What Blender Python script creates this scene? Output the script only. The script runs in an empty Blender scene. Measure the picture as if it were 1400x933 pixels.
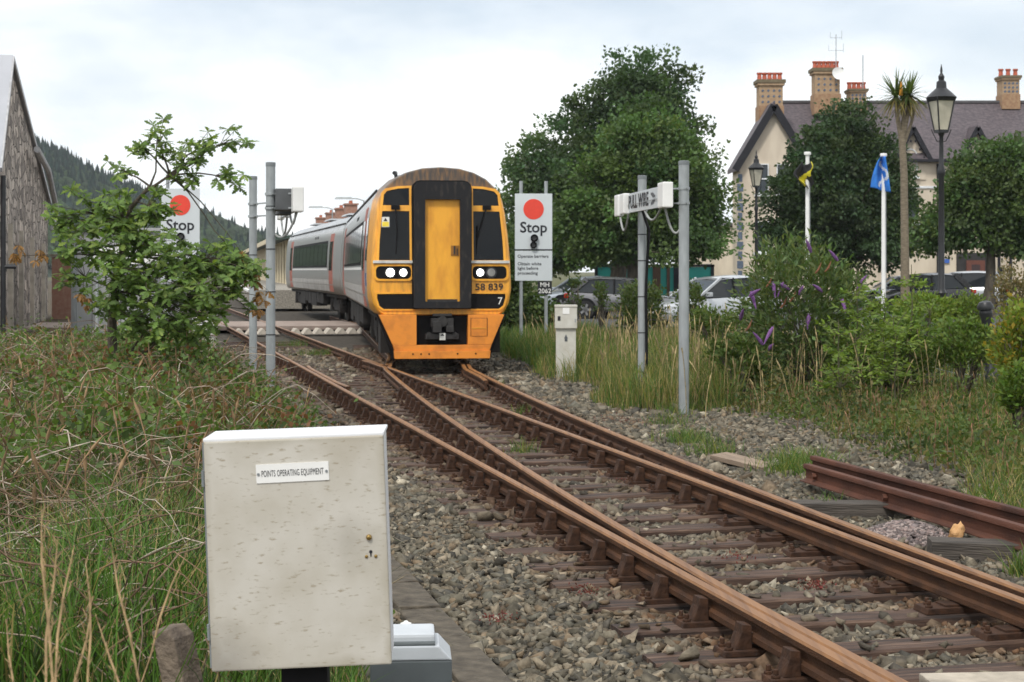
import bpy, bmesh, math, random
import numpy as np
from mathutils import Vector, Matrix, Quaternion

# ------------------------------------------------------------------ camera, sky, sun
sc = bpy.context.scene
COL = sc.collection
F, HOR, EYE = 2200.0, 370.0, 1.75          # focal length in photo pixels, horizon row, eye height above rail

cam_d = bpy.data.cameras.new('camera')
cam = bpy.data.objects.new('camera', cam_d)
COL.objects.link(cam)
cam.location = (0, 0, EYE)
cam.rotation_euler = (math.radians(90), 0, 0)
cam_d.sensor_width = 36.0
cam_d.lens = F / 1400.0 * 36.0
cam_d.shift_y = -(466.5 - HOR) / 1400.0
cam_d.clip_start = 0.1
cam_d.clip_end = 6000
cam_d.dof.use_dof = True
cam_d.dof.focus_distance = 9.0
cam_d.dof.aperture_fstop = 9.0
sc.camera = cam

SUN_EL, SUN_AZ = math.radians(52), math.radians(205)      # azimuth clockwise from +Y: behind the camera, a little to the left
world = bpy.data.worlds.new('World')
sc.world = world
world.use_nodes = True
wn, wl = world.node_tree.nodes, world.node_tree.links
wn.clear()
w_out = wn.new('ShaderNodeOutputWorld')
w_bg = wn.new('ShaderNodeBackground')
w_bg.inputs['Strength'].default_value = 0.12
sky = wn.new('ShaderNodeTexSky')
sky.sky_type = 'NISHITA'
sky.sun_disc = False
sky.sun_elevation = SUN_EL
sky.sun_rotation = SUN_AZ
sky.air_density = 1.0
sky.dust_density = 2.0
w_tc = wn.new('ShaderNodeTexCoord')
w_mp = wn.new('ShaderNodeMapping')
w_mp.inputs['Scale'].default_value = (1.0, 1.0, 2.6)
w_mp.inputs['Location'].default_value = (0.35, 0.1, 0.42)
w_nz = wn.new('ShaderNodeTexNoise')
w_nz.inputs['Scale'].default_value = 3.2
w_nz.inputs['Detail'].default_value = 7.0
w_nz.inputs['Roughness'].default_value = 0.52
w_rp = wn.new('ShaderNodeValToRGB')
w_rp.color_ramp.elements[0].position = 0.33
w_rp.color_ramp.elements[0].color = (0.60, 0.60, 0.60, 1)
w_rp.color_ramp.elements[1].position = 0.58
w_rp.color_ramp.elements[1].color = (1, 1, 1, 1)
w_nz2 = wn.new('ShaderNodeTexNoise')
w_nz2.inputs['Scale'].default_value = 3.4
w_nz2.inputs['Detail'].default_value = 5.0
w_rp2 = wn.new('ShaderNodeValToRGB')
w_rp2.color_ramp.elements[0].position = 0.33
w_rp2.color_ramp.elements[0].color = (6.3, 7.1, 7.9, 1)
w_rp2.color_ramp.elements[1].position = 0.56
w_rp2.color_ramp.elements[1].color = (11.0, 11.0, 10.8, 1)
w_mx = wn.new('ShaderNodeMixRGB')
wl.new(w_tc.outputs['Generated'], w_mp.inputs['Vector'])
wl.new(w_mp.outputs[0], w_nz.inputs['Vector'])
wl.new(w_mp.outputs[0], w_nz2.inputs['Vector'])
wl.new(w_nz.outputs['Fac'], w_rp.inputs[0])
wl.new(w_nz2.outputs['Fac'], w_rp2.inputs[0])
wl.new(w_rp.outputs[0], w_mx.inputs['Fac'])
wl.new(sky.outputs[0], w_mx.inputs[1])
wl.new(w_rp2.outputs[0], w_mx.inputs[2])
wl.new(w_mx.outputs[0], w_bg.inputs[0])
wl.new(w_bg.outputs[0], w_out.inputs[0])

sun_d = bpy.data.lights.new('sun', 'SUN')
sun_d.energy = 2.3
sun_d.angle = math.radians(10)
sun_d.color = (1.0, 0.96, 0.90)
sun = bpy.data.objects.new('sun', sun_d)
COL.objects.link(sun)
sdir = Vector((math.sin(SUN_AZ) * math.cos(SUN_EL), math.cos(SUN_AZ) * math.cos(SUN_EL), math.sin(SUN_EL)))
sun.rotation_euler = (-sdir).to_track_quat('-Z', 'Y').to_euler()
sun.location = (0, -20, 40)

sc.view_settings.view_transform = 'Standard'
sc.view_settings.look = 'None'
sc.view_settings.exposure = 0.12
sc.view_settings.gamma = 1.0
sc.cycles.max_bounces = 6
sc.cycles.diffuse_bounces = 3
sc.cycles.transparent_max_bounces = 8

R = np.random.default_rng(11)
random.seed(5)


# ------------------------------------------------------------------ helpers
def at(x, y, Y):
    """world point seen at photo pixel (x, y) when it stands Y metres away"""
    return Vector(((x - 700.0) / F * Y, Y, EYE + (HOR - y) / F * Y))


def sstep(a, b, v):
    t = np.clip((np.asarray(v, float) - a) / (b - a), 0, 1)
    return t * t * (3 - 2 * t)


def rail_a(Y):
    return 3.228 - 0.2405 * np.asarray(Y, float)


def rail_c(Y):
    return rail_a(Y) + 1.548


def rail_d(Y):
    Y = np.asarray(Y, float)
    y = np.minimum(Y, 28.7) / 0.972
    x = 0.972 * (-3.356e-5 * y**3 + 3.8957e-3 * y**2 - 0.28807 * y + 5.2206)
    e = np.maximum(Y - 28.7, 0)
    x = x - 0.06 * np.minimum(e, 4.3) - 0.128 * np.clip(e - 4.3, 0, 20) - 0.215 * np.maximum(e - 24.3, 0)
    return np.maximum(x, rail_c(Y) + 0.10)


def rail_b(Y):
    Y = np.asarray(Y, float)
    y = np.minimum(Y, 24.0) / 0.972
    xb = 0.972 * (-9.093e-5 * y**3 + 5.808e-3 * y**2 - 0.29693 * y + 3.5090)
    t = sstep(16, 23, Y)
    return np.maximum(xb * (1 - t) + (rail_d(Y) - 1.525) * t, rail_a(Y) + 0.078)


def ground_z(X, Y):
    X = np.asarray(X, float)
    Y = np.asarray(Y, float)
    z = np.full(np.broadcast(X, Y).shape, -0.235) - 0.022 * (sstep(-.35, 0, X - rail_a(Y)) * (1 - sstep(0, .35, X - rail_d(Y)))) * (1 - sstep(30, 34, Y))
    # left bank
    off = 1.95 - 0.85 * sstep(10, 18, Y)
    dl = rail_a(Y) - off - X
    z = z + sstep(0.0, 1.4, dl) * (0.42 * (1 - sstep(26, 44, Y)) + 0.1)
    # right verge and car park
    dr = X - (rail_d(Y) + 1.9)
    z = z + sstep(0.0, 2.5, dr) * 0.14 + sstep(2.0, 7.0, dr) * 0.10
    z = z + 0.03 * np.sin(X * 1.7 + 0.3 * Y) * np.cos(Y * 1.1) * (np.maximum(sstep(0, .8, dl), sstep(0, .8, dr)))
    return z


def gz(x, y):
    return float(ground_z(x, y))


MATS = {}


def new_mat(name):
    m = bpy.data.materials.new(name)
    m.use_nodes = True
    nt = m.node_tree
    bs = nt.nodes['Principled BSDF']
    MATS[name] = m
    return m, nt.nodes, nt.links, bs


def mat(name, col, rough=0.6, metal=0.0, var=0.25, scale=6.0, bump=0.0, bscale=None, col2=None, spec=0.4, emit=None,
        stretch=(1, 1, 1), detail=6.0, lo=0.3, hi=0.7, coat=0.0, gen=False):
    """procedural material: a base colour that wanders to a second one through noise, with fine relief"""
    if name in MATS:
        return MATS[name]
    m, n, l, bs = new_mat(name)
    tc = n.new('ShaderNodeTexCoord')
    mp = n.new('ShaderNodeMapping')
    mp.inputs['Scale'].default_value = stretch
    l.new(tc.outputs['Object'], mp.inputs['Vector'])
    nz = n.new('ShaderNodeTexNoise')
    nz.inputs['Scale'].default_value = scale
    nz.inputs['Detail'].default_value = detail
    l.new(mp.outputs[0], nz.inputs['Vector'])
    rp = n.new('ShaderNodeValToRGB')
    a = col2 if col2 else tuple(c * (1 - var) for c in col)
    rp.color_ramp.elements[0].color = (*a, 1)
    rp.color_ramp.elements[1].color = (*(tuple(min(1, c * (1 + var * 0.5)) for c in col) if not col2 else col), 1)
    rp.color_ramp.elements[0].position = lo
    rp.color_ramp.elements[1].position = hi
    l.new(nz.outputs['Fac'], rp.inputs[0])
    l.new(rp.outputs[0], bs.inputs['Base Color'])
    bs.inputs['Roughness'].default_value = rough
    bs.inputs['Metallic'].default_value = metal
    bs.inputs['Specular IOR Level'].default_value = spec
    if coat:
        bs.inputs['Coat Weight'].default_value = coat
        bs.inputs['Coat Roughness'].default_value = 0.06
    if bump:
        b = n.new('ShaderNodeBump')
        b.inputs['Strength'].default_value = bump
        b.inputs['Distance'].default_value = 0.02
        n2 = n.new('ShaderNodeTexNoise')
        n2.inputs['Scale'].default_value = bscale or scale * 5
        n2.inputs['Detail'].default_value = 8
        l.new(mp.outputs[0], n2.inputs['Vector'])
        l.new(n2.outputs['Fac'], b.inputs['Height'])
        l.new(b.outputs[0], bs.inputs['Normal'])
    if emit:
        bs.inputs['Emission Color'].default_value = (*emit[0], 1)
        bs.inputs['Emission Strength'].default_value = emit[1]
    return m


def leaf_mat(name, rough=0.55, trans=0.35, spec=0.3):
    """colour per leaf from the mesh attribute, part of the light passing through"""
    if name in MATS:
        return MATS[name]
    m, n, l, bs = new_mat(name)
    at_ = n.new('ShaderNodeAttribute')
    at_.attribute_name = 'Col'
    l.new(at_.outputs['Color'], bs.inputs['Base Color'])
    bs.inputs['Roughness'].default_value = rough
    bs.inputs['Specular IOR Level'].default_value = spec
    if trans:
        tr = n.new('ShaderNodeBsdfTranslucent')
        g = n.new('ShaderNodeMixRGB')
        g.blend_type = 'MULTIPLY'
        g.inputs[0].default_value = 1
        g.inputs[2].default_value = (1.3, 1.35, 0.6, 1)
        l.new(at_.outputs['Color'], g.inputs[1])
        l.new(g.outputs[0], tr.inputs['Color'])
        mx = n.new('ShaderNodeMixShader')
        mx.inputs[0].default_value = trans
        l.new(bs.outputs[0], mx.inputs[1])
        l.new(tr.outputs[0], mx.inputs[2])
        l.new(mx.outputs[0], n['Material Output'].inputs['Surface'])
    return m


def attr_mat(name, rough=0.85, bump=0.4, bscale=60.0, spec=0.25, var=0.35, vscale=25.0):
    if name in MATS:
        return MATS[name]
    m, n, l, bs = new_mat(name)
    a = n.new('ShaderNodeAttribute')
    a.attribute_name = 'Col'
    tc = n.new('ShaderNodeTexCoord')
    nz = n.new('ShaderNodeTexNoise')
    nz.inputs['Scale'].default_value = vscale
    nz.inputs['Detail'].default_value = 5
    l.new(tc.outputs['Object'], nz.inputs['Vector'])
    mr = n.new('ShaderNodeMapRange')
    mr.inputs[1].default_value = 0.3
    mr.inputs[2].default_value = 0.7
    mr.inputs[3].default_value = 1 - var
    mr.inputs[4].default_value = 1 + var
    l.new(nz.outputs['Fac'], mr.inputs[0])
    vm = n.new('ShaderNodeVectorMath')
    vm.operation = 'SCALE'
    l.new(a.outputs['Color'], vm.inputs[0])
    l.new(mr.outputs[0], vm.inputs['Scale'])
    l.new(vm.outputs[0], bs.inputs['Base Color'])
    bs.inputs['Roughness'].default_value = rough
    bs.inputs['Specular IOR Level'].default_value = spec
    if bump:
        b = n.new('ShaderNodeBump')
        b.inputs['Strength'].default_value = bump
        b.inputs['Distance'].default_value = 0.01
        n2 = n.new('ShaderNodeTexNoise')
        n2.inputs['Scale'].default_value = bscale
        l.new(tc.outputs['Object'], n2.inputs['Vector'])
        l.new(n2.outputs['Fac'], b.inputs['Height'])
        l.new(b.outputs[0], bs.inputs['Normal'])
    return m


def glass_mat(name, col, rough=0.06, spec=0.35):
    return mat(name, col, rough=rough, var=0.1, spec=spec)


def tag(o, label=None, cat=None, group=None, kind=None):
    if label:
        o['label'] = label
    if cat:
        o['category'] = cat
    if group:
        o['group'] = group
    if kind:
        o['kind'] = kind
    return o


def empty(name, loc=(0, 0, 0), rz=0.0):
    o = bpy.data.objects.new(name, None)
    o.empty_display_size = 0.2
    COL.objects.link(o)
    o.location = loc
    o.rotation_euler = (0, 0, rz)
    return o


def link(name, me, parent=None, loc=None, rot=None):
    o = bpy.data.objects.new(name, me)
    COL.objects.link(o)
    if parent:
        o.parent = parent
    if loc is not None:
        o.location = loc
    if rot is not None:
        o.rotation_euler = rot
    return o


def copy_tree(o, parent=None):
    c = o.copy()
    COL.objects.link(c)
    c.parent = parent
    for ch in o.children:
        copy_tree(ch, c)
    return c


def np_mesh(name, verts, faces, material, cols=None, smooth=False):
    """big meshes: verts (n,3), faces (m,k) all of one size, cols (n,3) per vertex"""
    verts = np.ascontiguousarray(verts, dtype=np.float32)
    faces = np.ascontiguousarray(faces, dtype=np.int32)
    me = bpy.data.meshes.new(name)
    m, k = faces.shape
    me.vertices.add(len(verts))
    me.vertices.foreach_set('co', verts.ravel())
    me.loops.add(m * k)
    me.loops.foreach_set('vertex_index', faces.ravel())
    me.polygons.add(m)
    me.polygons.foreach_set('loop_start', np.arange(0, m * k, k, dtype=np.int32))
    me.polygons.foreach_set('loop_total', np.full(m, k, dtype=np.int32))
    if smooth:
        me.polygons.foreach_set('use_smooth', np.ones(m, dtype=bool))
    me.update(calc_edges=True)
    if cols is not None:
        a = me.color_attributes.new('Col', 'FLOAT_COLOR', 'POINT')
        c4 = np.ones((len(verts), 4), dtype=np.float32)
        c4[:, :3] = cols
        a.data.foreach_set('color', c4.ravel())
    me.materials.append(material)
    return me


class MB:
    """collects simple solids into one mesh"""

    def __init__(self):
        self.v, self.f = [], []

    def add(self, verts, faces):
        b = len(self.v)
        self.v += [tuple(p) for p in verts]
        self.f += [tuple(b + i for i in f) for f in faces]
        return self

    def box(self, c, s, rot=None, taper=1.0, tapery=None):
        """c centre, s full size, rot a 3x3/Quaternion; taper shrinks the top"""
        hx, hy, hz = s[0] / 2, s[1] / 2, s[2] / 2
        ty = taper if tapery is None else tapery
        pts = [(-hx, -hy, -hz), (hx, -hy, -hz), (hx, hy, -hz), (-hx, hy, -hz),
               (-hx * taper, -hy * ty, hz), (hx * taper, -hy * ty, hz), (hx * taper, hy * ty, hz), (-hx * taper, hy * ty, hz)]
        pts = [Vector(p) for p in pts]
        if rot is not None:
            M = rot.to_matrix() if hasattr(rot, 'to_matrix') else rot
            pts = [M @ p for p in pts]
        c = Vector(c)
        return self.add([p + c for p in pts], [(0, 3, 2, 1), (4, 5, 6, 7), (0, 1, 5, 4), (1, 2, 6, 5), (2, 3, 7, 6), (3, 0, 4, 7)])

    def bar(self, p0, p1, w, h, up=(0, 0, 1)):
        """box from p0 to p1, w across, h along up"""
        p0, p1 = Vector(p0), Vector(p1)
        d = (p1 - p0)
        L = d.length
        d.normalize()
        upv = Vector(up)
        sdv = d.cross(upv)
        if sdv.length < 1e-4:
            sdv = d.cross(Vector((1, 0, 0)))
        sdv.normalize()
        u2 = sdv.cross(d)
        M = Matrix((sdv, d, u2)).transposed()
        return self.box((p0 + p1) / 2, (w, L, h), M)

    def cyl(self, p0, p1, r0, r1=None, n=12, caps=True):
        r1 = r0 if r1 is None else r1
        p0, p1 = Vector(p0), Vector(p1)
        q = (p1 - p0).to_track_quat('Z', 'Y')
        vs = []
        for p, r in ((p0, r0), (p1, r1)):
            for i in range(n):
                a = 2 * math.pi * i / n
                vs.append(p + q @ Vector((r * math.cos(a), r * math.sin(a), 0)))
        fs = [(i, (i + 1) % n, n + (i + 1) % n, n + i) for i in range(n)]
        if caps:
            fs += [tuple(range(n))[::-1], tuple(range(n, 2 * n))]
        return self.add(vs, fs)

    def tube(self, pts, r, n=6, caps=True):
        pts = [Vector(p) for p in pts]
        m = len(pts)
        rr = r if isinstance(r, (list, tuple, np.ndarray)) else [r] * m
        vs, fs = [], []
        ref = None
        for i, p in enumerate(pts):
            d = pts[min(i + 1, m - 1)] - pts[max(i - 1, 0)]
            if d.length < 1e-7:
                d = Vector((0, 0, 1))
            d.normalize()
            if ref is None:
                ref = Vector((1, 0, 0)) if abs(d.x) < 0.8 else Vector((0, 1, 0))
            a = d.cross(ref).normalized()
            b = d.cross(a)
            ref = a.cross(d) if False else ref
            for k in range(n):
                t = 2 * math.pi * k / n
                vs.append(p + a * (rr[i] * math.cos(t)) + b * (rr[i] * math.sin(t)))
        for i in range(m - 1):
            for k in range(n):
                fs.append((i * n + k, i * n + (k + 1) % n, (i + 1) * n + (k + 1) % n, (i + 1) * n + k))
        if caps:
            fs += [tuple(range(n))[::-1], tuple(range((m - 1) * n, m * n))]
        return self.add(vs, fs)

    def prism(self, poly, axis, a, b):
        """extrude polygon poly (list of 2-tuples) along axis 'x','y','z' from a to b"""
        def mk(p, t):
            return {'x': (t, p[0], p[1]), 'y': (p[0], t, p[1]), 'z': (p[0], p[1], t)}[axis]
        n = len(poly)
        vs = [mk(p, a) for p in poly] + [mk(p, b) for p in poly]
        fs = [(i, (i + 1) % n, n + (i + 1) % n, n + i) for i in range(n)]
        fs += [tuple(range(n))[::-1], tuple(range(n, 2 * n))]
        return self.add(vs, fs)

    def lathe(self, prof, c=(0, 0, 0), n=16, caps=True, a0=0.0):
        """prof list of (r, z)"""
        c = Vector(c)
        vs, fs = [], []
        for r, z in prof:
            for i in range(n):
                a = a0 + 2 * math.pi * i / n
                vs.append(c + Vector((r * math.cos(a), r * math.sin(a), z)))
        for j in range(len(prof) - 1):
            for i in range(n):
                fs.append((j * n + i, j * n + (i + 1) % n, (j + 1) * n + (i + 1) % n, (j + 1) * n + i))
        if caps:
            fs += [tuple(range(n))[::-1], tuple(range((len(prof) - 1) * n, len(prof) * n))]
        return self.add(vs, fs)

    def loft(self, rings, closed=True, cap0=True, cap1=True):
        n = len(rings[0])
        vs = [p for r in rings for p in r]
        fs = []
        for j in range(len(rings) - 1):
            for i in range(n if closed else n - 1):
                fs.append((j * n + i, j * n + (i + 1) % n, (j + 1) * n + (i + 1) % n, (j + 1) * n + i))
        if cap0:
            fs.append(tuple(range(n))[::-1])
        if cap1:
            fs.append(tuple(range((len(rings) - 1) * n, len(rings) * n)))
        return self.add(vs, fs)

    def mesh(self, name, material, smooth=False, bevel=0.0, fix=True):
        me = bpy.data.meshes.new(name)
        me.from_pydata([tuple(v) for v in self.v], [], self.f)
        bm = bmesh.new()
        bm.from_mesh(me)
        if fix:
            bmesh.ops.recalc_face_normals(bm, faces=bm.faces)
        if bevel:
            ed = [e for e in bm.edges if len(e.link_faces) == 2 and e.calc_face_angle(0) > 0.6]
            bmesh.ops.bevel(bm, geom=ed, offset=bevel, segments=2, profile=0.6, affect='EDGES')
        bm.to_mesh(me)
        bm.free()
        if smooth:
            for p in me.polygons:
                p.use_smooth = True
            me.set_sharp_from_angle(angle=math.radians(38))
        me.materials.append(material)
        return me

    def build(self, name, material, parent=None, loc=None, rot=None, smooth=False, bevel=0.0):
        return link(name, self.mesh(name, material, smooth, bevel), parent, loc, rot)


def text_obj(name, body, size, material, parent=None, loc=(0, 0, 0), rot=(math.pi / 2, 0, 0), sx=1.0, bold=0.0, align='CENTER', depth=0.002, space=1.0):
    cu = bpy.data.curves.new('lettering', 'FONT')
    cu.body = body
    cu.size = size
    cu.align_x = align
    cu.align_y = 'CENTER'
    cu.extrude = depth
    cu.offset = bold
    cu.space_character = space
    cu.resolution_u = 3
    tmp = bpy.data.objects.new('lettering', cu)
    COL.objects.link(tmp)
    dg = bpy.context.evaluated_depsgraph_get()
    me = bpy.data.meshes.new_from_object(tmp.evaluated_get(dg))
    bpy.data.objects.remove(tmp)
    me.materials.clear()
    me.materials.append(material)
    o = link(name, me, parent, loc, rot)
    o.scale = (sx, 1, 1)
    return o


# ------------------------------------------------------------------ materials
M_yellow = mat('signal_yellow_paint', (0.82, 0.39, 0.04), rough=0.42, col2=(0.60, 0.25, 0.03), scale=3.2, spec=0.4, stretch=(1.6, 1.6, .55), lo=.30, hi=.58, detail=9)
M_orange = mat('orange_paint', (0.74, 0.26, 0.035), rough=0.45, col2=(0.48, 0.16, 0.028), scale=4.0, lo=.28, hi=.55, detail=9)
M_black = mat('black_rubber', (0.009, 0.009, 0.010), rough=0.65, var=0.4, scale=9, spec=0.15)
M_blackm = mat('black_painted_metal', (0.022, 0.023, 0.026), rough=0.4, var=0.3, scale=7)
M_under = mat('grimy_underframe', (0.020, 0.017, 0.015), rough=0.85, var=0.5, scale=3, bump=0.4)
M_glass = glass_mat('dark_train_glass', (0.004, 0.005, 0.006), spec=0.28)
M_white = mat('white_paint', (0.78, 0.78, 0.76), rough=0.45, var=0.08, scale=4)
M_galv = mat('galvanised_steel', (0.34, 0.365, 0.375), rough=0.5, metal=0.25, var=0.22, scale=10, bump=0.1, stretch=(1, 1, 0.3))
M_galvd = mat('dull_galvanised_cap', (0.20, 0.22, 0.23), rough=0.6, var=0.2, scale=9)
M_strap = mat('dark_strap', (0.05, 0.05, 0.055), rough=0.6)
M_signw = mat('sign_sheet', (0.56, 0.60, 0.62), rough=0.35, var=0.05, scale=2)
M_red = mat('red_disc', (0.72, 0.06, 0.035), rough=0.4, var=0.08)
M_ink = mat('black_lettering', (0.015, 0.016, 0.022), rough=0.5)
M_whiteink = mat('white_lettering', (0.75, 0.75, 0.73), rough=0.5)
M_grey_ink = mat('grey_lettering', (0.10, 0.11, 0.12), rough=0.5)
M_conc = mat('weathered_concrete', (0.36, 0.33, 0.28), rough=0.9, col2=(0.16, 0.145, 0.12), scale=14, bump=0.6, bscale=60)
M_oldwood = mat('weathered_timber', (0.115, 0.098, 0.082), rough=0.9, col2=(0.035, 0.030, 0.026), scale=5, stretch=(0.5, 6, 6), bump=0.7, bscale=14)
M_bark = mat('bark', (0.10, 0.085, 0.065), rough=0.95, var=0.5, scale=10, bump=0.8, stretch=(1, 1, 0.25))
M_leaf = leaf_mat('foliage')
M_blade = leaf_mat('grass_blade', trans=0.3, rough=0.6)
M_twig = attr_mat('dry_stem', bump=0.0, rough=0.9)
M_stone = attr_mat('ballast_stone')
M_slate = mat('roof_slate', (0.120, 0.096, 0.104), rough=0.6, col2=(0.050, 0.043, 0.050), scale=5.0, bump=0.8, bscale=9, stretch=(1, 1, 2))
M_render = mat('cream_render', (0.62, 0.54, 0.43), rough=0.85, col2=(0.46, 0.385, 0.30), scale=1.1, stretch=(1, 1, .25), detail=9, lo=.28, hi=.6)
M_carglass = glass_mat('car_glass', (0.02, 0.024, 0.027), rough=0.04)
M_tyre = mat('tyre', (0.02, 0.02, 0.02), rough=0.85)
M_rim = mat('alloy_rim', (0.4, 0.41, 0.42), rough=0.35, metal=0.6)


def rust_mat(name, c1, c2, rough=0.75, scale=9.0, stretch=(1, 1, 1), bump=0.35, spec=0.3):
    return mat(name, c1, rough=rough, col2=c2, scale=scale, stretch=stretch, bump=bump, bscale=45, spec=spec)


M_rust = rust_mat('rusty_rail_side', (0.098, 0.043, 0.019), (0.038, 0.018, 0.010), scale=5, stretch=(3, 0.7, 3))
M_head = mat('worn_rail_head', (0.275, 0.130, 0.045), rough=0.45, col2=(0.15, 0.066, 0.023), metal=0.0, scale=4, stretch=(8, 0.25, 1), spec=0.3)
M_chair = rust_mat('rusty_cast_chair', (0.080, 0.036, 0.018), (0.024, 0.013, 0.009), scale=14)
M_redrust = rust_mat('red_brown_rust', (0.120, 0.046, 0.027), (0.050, 0.021, 0.014), scale=4, stretch=(2, 0.5, 2))


def sleeper_material():
    m, n, l, bs = new_mat('stained_sleeper_timber')
    tc = n.new('ShaderNodeTexCoord')
    mp = n.new('ShaderNodeMapping')
    mp.inputs['Scale'].default_value = (0.8, 9, 9)
    oi = n.new('ShaderNodeObjectInfo')
    ad = n.new('ShaderNodeVectorMath')
    ad.operation = 'ADD'
    l.new(tc.outputs['Object'], ad.inputs[0])
    mu = n.new('ShaderNodeVectorMath')
    mu.operation = 'SCALE'
    mu.inputs[0].default_value = (37, 11, 5)
    l.new(oi.outputs['Random'], mu.inputs['Scale'])
    l.new(mu.outputs[0], ad.inputs[1])
    l.new(ad.outputs[0], mp.inputs['Vector'])
    nz = n.new('ShaderNodeTexNoise')
    nz.inputs['Scale'].default_value = 2.2
    nz.inputs['Detail'].default_value = 9
    nz.inputs['Roughness'].default_value = 0.65
    l.new(mp.outputs[0], nz.inputs['Vector'])
    rp = n.new('ShaderNodeValToRGB')
    e = rp.color_ramp.elements
    e[0].position, e[0].color = 0.36, (0.018, 0.012, 0.010, 1)
    e[1].position, e[1].color = 0.72, (0.175, 0.112, 0.078, 1)
    x = e.new(0.52)
    x.color = (0.074, 0.041, 0.027, 1)
    l.new(nz.outputs['Fac'], rp.inputs[0])
    l.new(rp.outputs[0], bs.inputs['Base Color'])
    bs.inputs['Roughness'].default_value = 0.82
    b = n.new('ShaderNodeBump')
    b.inputs['Strength'].default_value = 0.9
    b.inputs['Distance'].default_value = 0.02
    l.new(nz.outputs['Fac'], b.inputs['Height'])
    l.new(b.outputs[0], bs.inputs['Normal'])
    return m


M_sleeper = sleeper_material()

# ------------------------------------------------------------------ ground and terrain
def build_ground():
    xs = np.unique(np.concatenate([np.linspace(-1500, -60, 14), np.linspace(-60, -14, 24), np.linspace(-14, 16, 150), np.linspace(16, 60, 24), np.linspace(60, 1500, 14)]))
    ys = np.unique(np.concatenate([np.linspace(-200, 3, 8), np.linspace(3, 32, 130), np.linspace(32, 100, 60), np.linspace(100, 1500, 24)]))
    X, Y = np.meshgrid(xs, ys)
    Z = ground_z(X, Y)
    v = np.stack([X.ravel(), Y.ravel(), Z.ravel()], 1)
    nx, ny = len(xs), len(ys)
    i, j = np.meshgrid(np.arange(nx - 1), np.arange(ny - 1))
    a = (j * nx + i).ravel()
    f = np.stack([a, a + 1, a + nx + 1, a + nx], 1)
    # earth colours: gravel along the track, soil and leaf litter on the left bank, turf to the right
    Xr, Yr = v[:, 0], v[:, 1]
    off = 1.95 - 0.85 * sstep(10, 18, Yr)
    dl = sstep(-0.3, 0.5, rail_a(Yr) - off - Xr)[:, None]
    dr = sstep(0.2, 1.8, Xr - (rail_d(Yr) + 1.9))[:, None]
    grav = np.array([0.062, 0.053, 0.042])
    soil = np.array([0.075, 0.058, 0.036])
    turf = np.array([0.100, 0.100, 0.042])
    c = grav * (1 - dl) * (1 - dr) + soil * dl + turf * dr * (1 - dl)
    m = attr_mat('earth_and_gravel', bump=0.9, bscale=22, var=0.5, vscale=7.0, rough=0.95)
    o = link('ground', np_mesh('ground', v, f, m, c, smooth=True))
    tag(o, 'trackside ground of gravel, soil and rough turf', 'ground', kind='structure')


build_ground()

# car park, a sheet of asphalt just above the ground
def build_carpark():
    xs = np.linspace(2.5, 60, 40)
    ys = np.linspace(43, 92, 40)
    X, Y = np.meshgrid(xs, ys)
    X = X + (Y - 43) * -0.10
    Z = ground_z(X, Y) + 0.03
    v = np.stack([X.ravel(), Y.ravel(), Z.ravel()], 1)
    i, j = np.meshgrid(np.arange(39), np.arange(39))
    a = (j * 40 + i).ravel()
    f = np.stack([a, a + 1, a + 41, a + 40], 1)
    m = mat('asphalt', (0.075, 0.075, 0.078), rough=0.9, var=0.3, scale=3, bump=0.3, bscale=80)
    tag(link('car_park', np_mesh('car_park', v, f, m)), 'asphalt car park beyond the rough grass', 'car park', kind='structure')


build_carpark()


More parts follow.
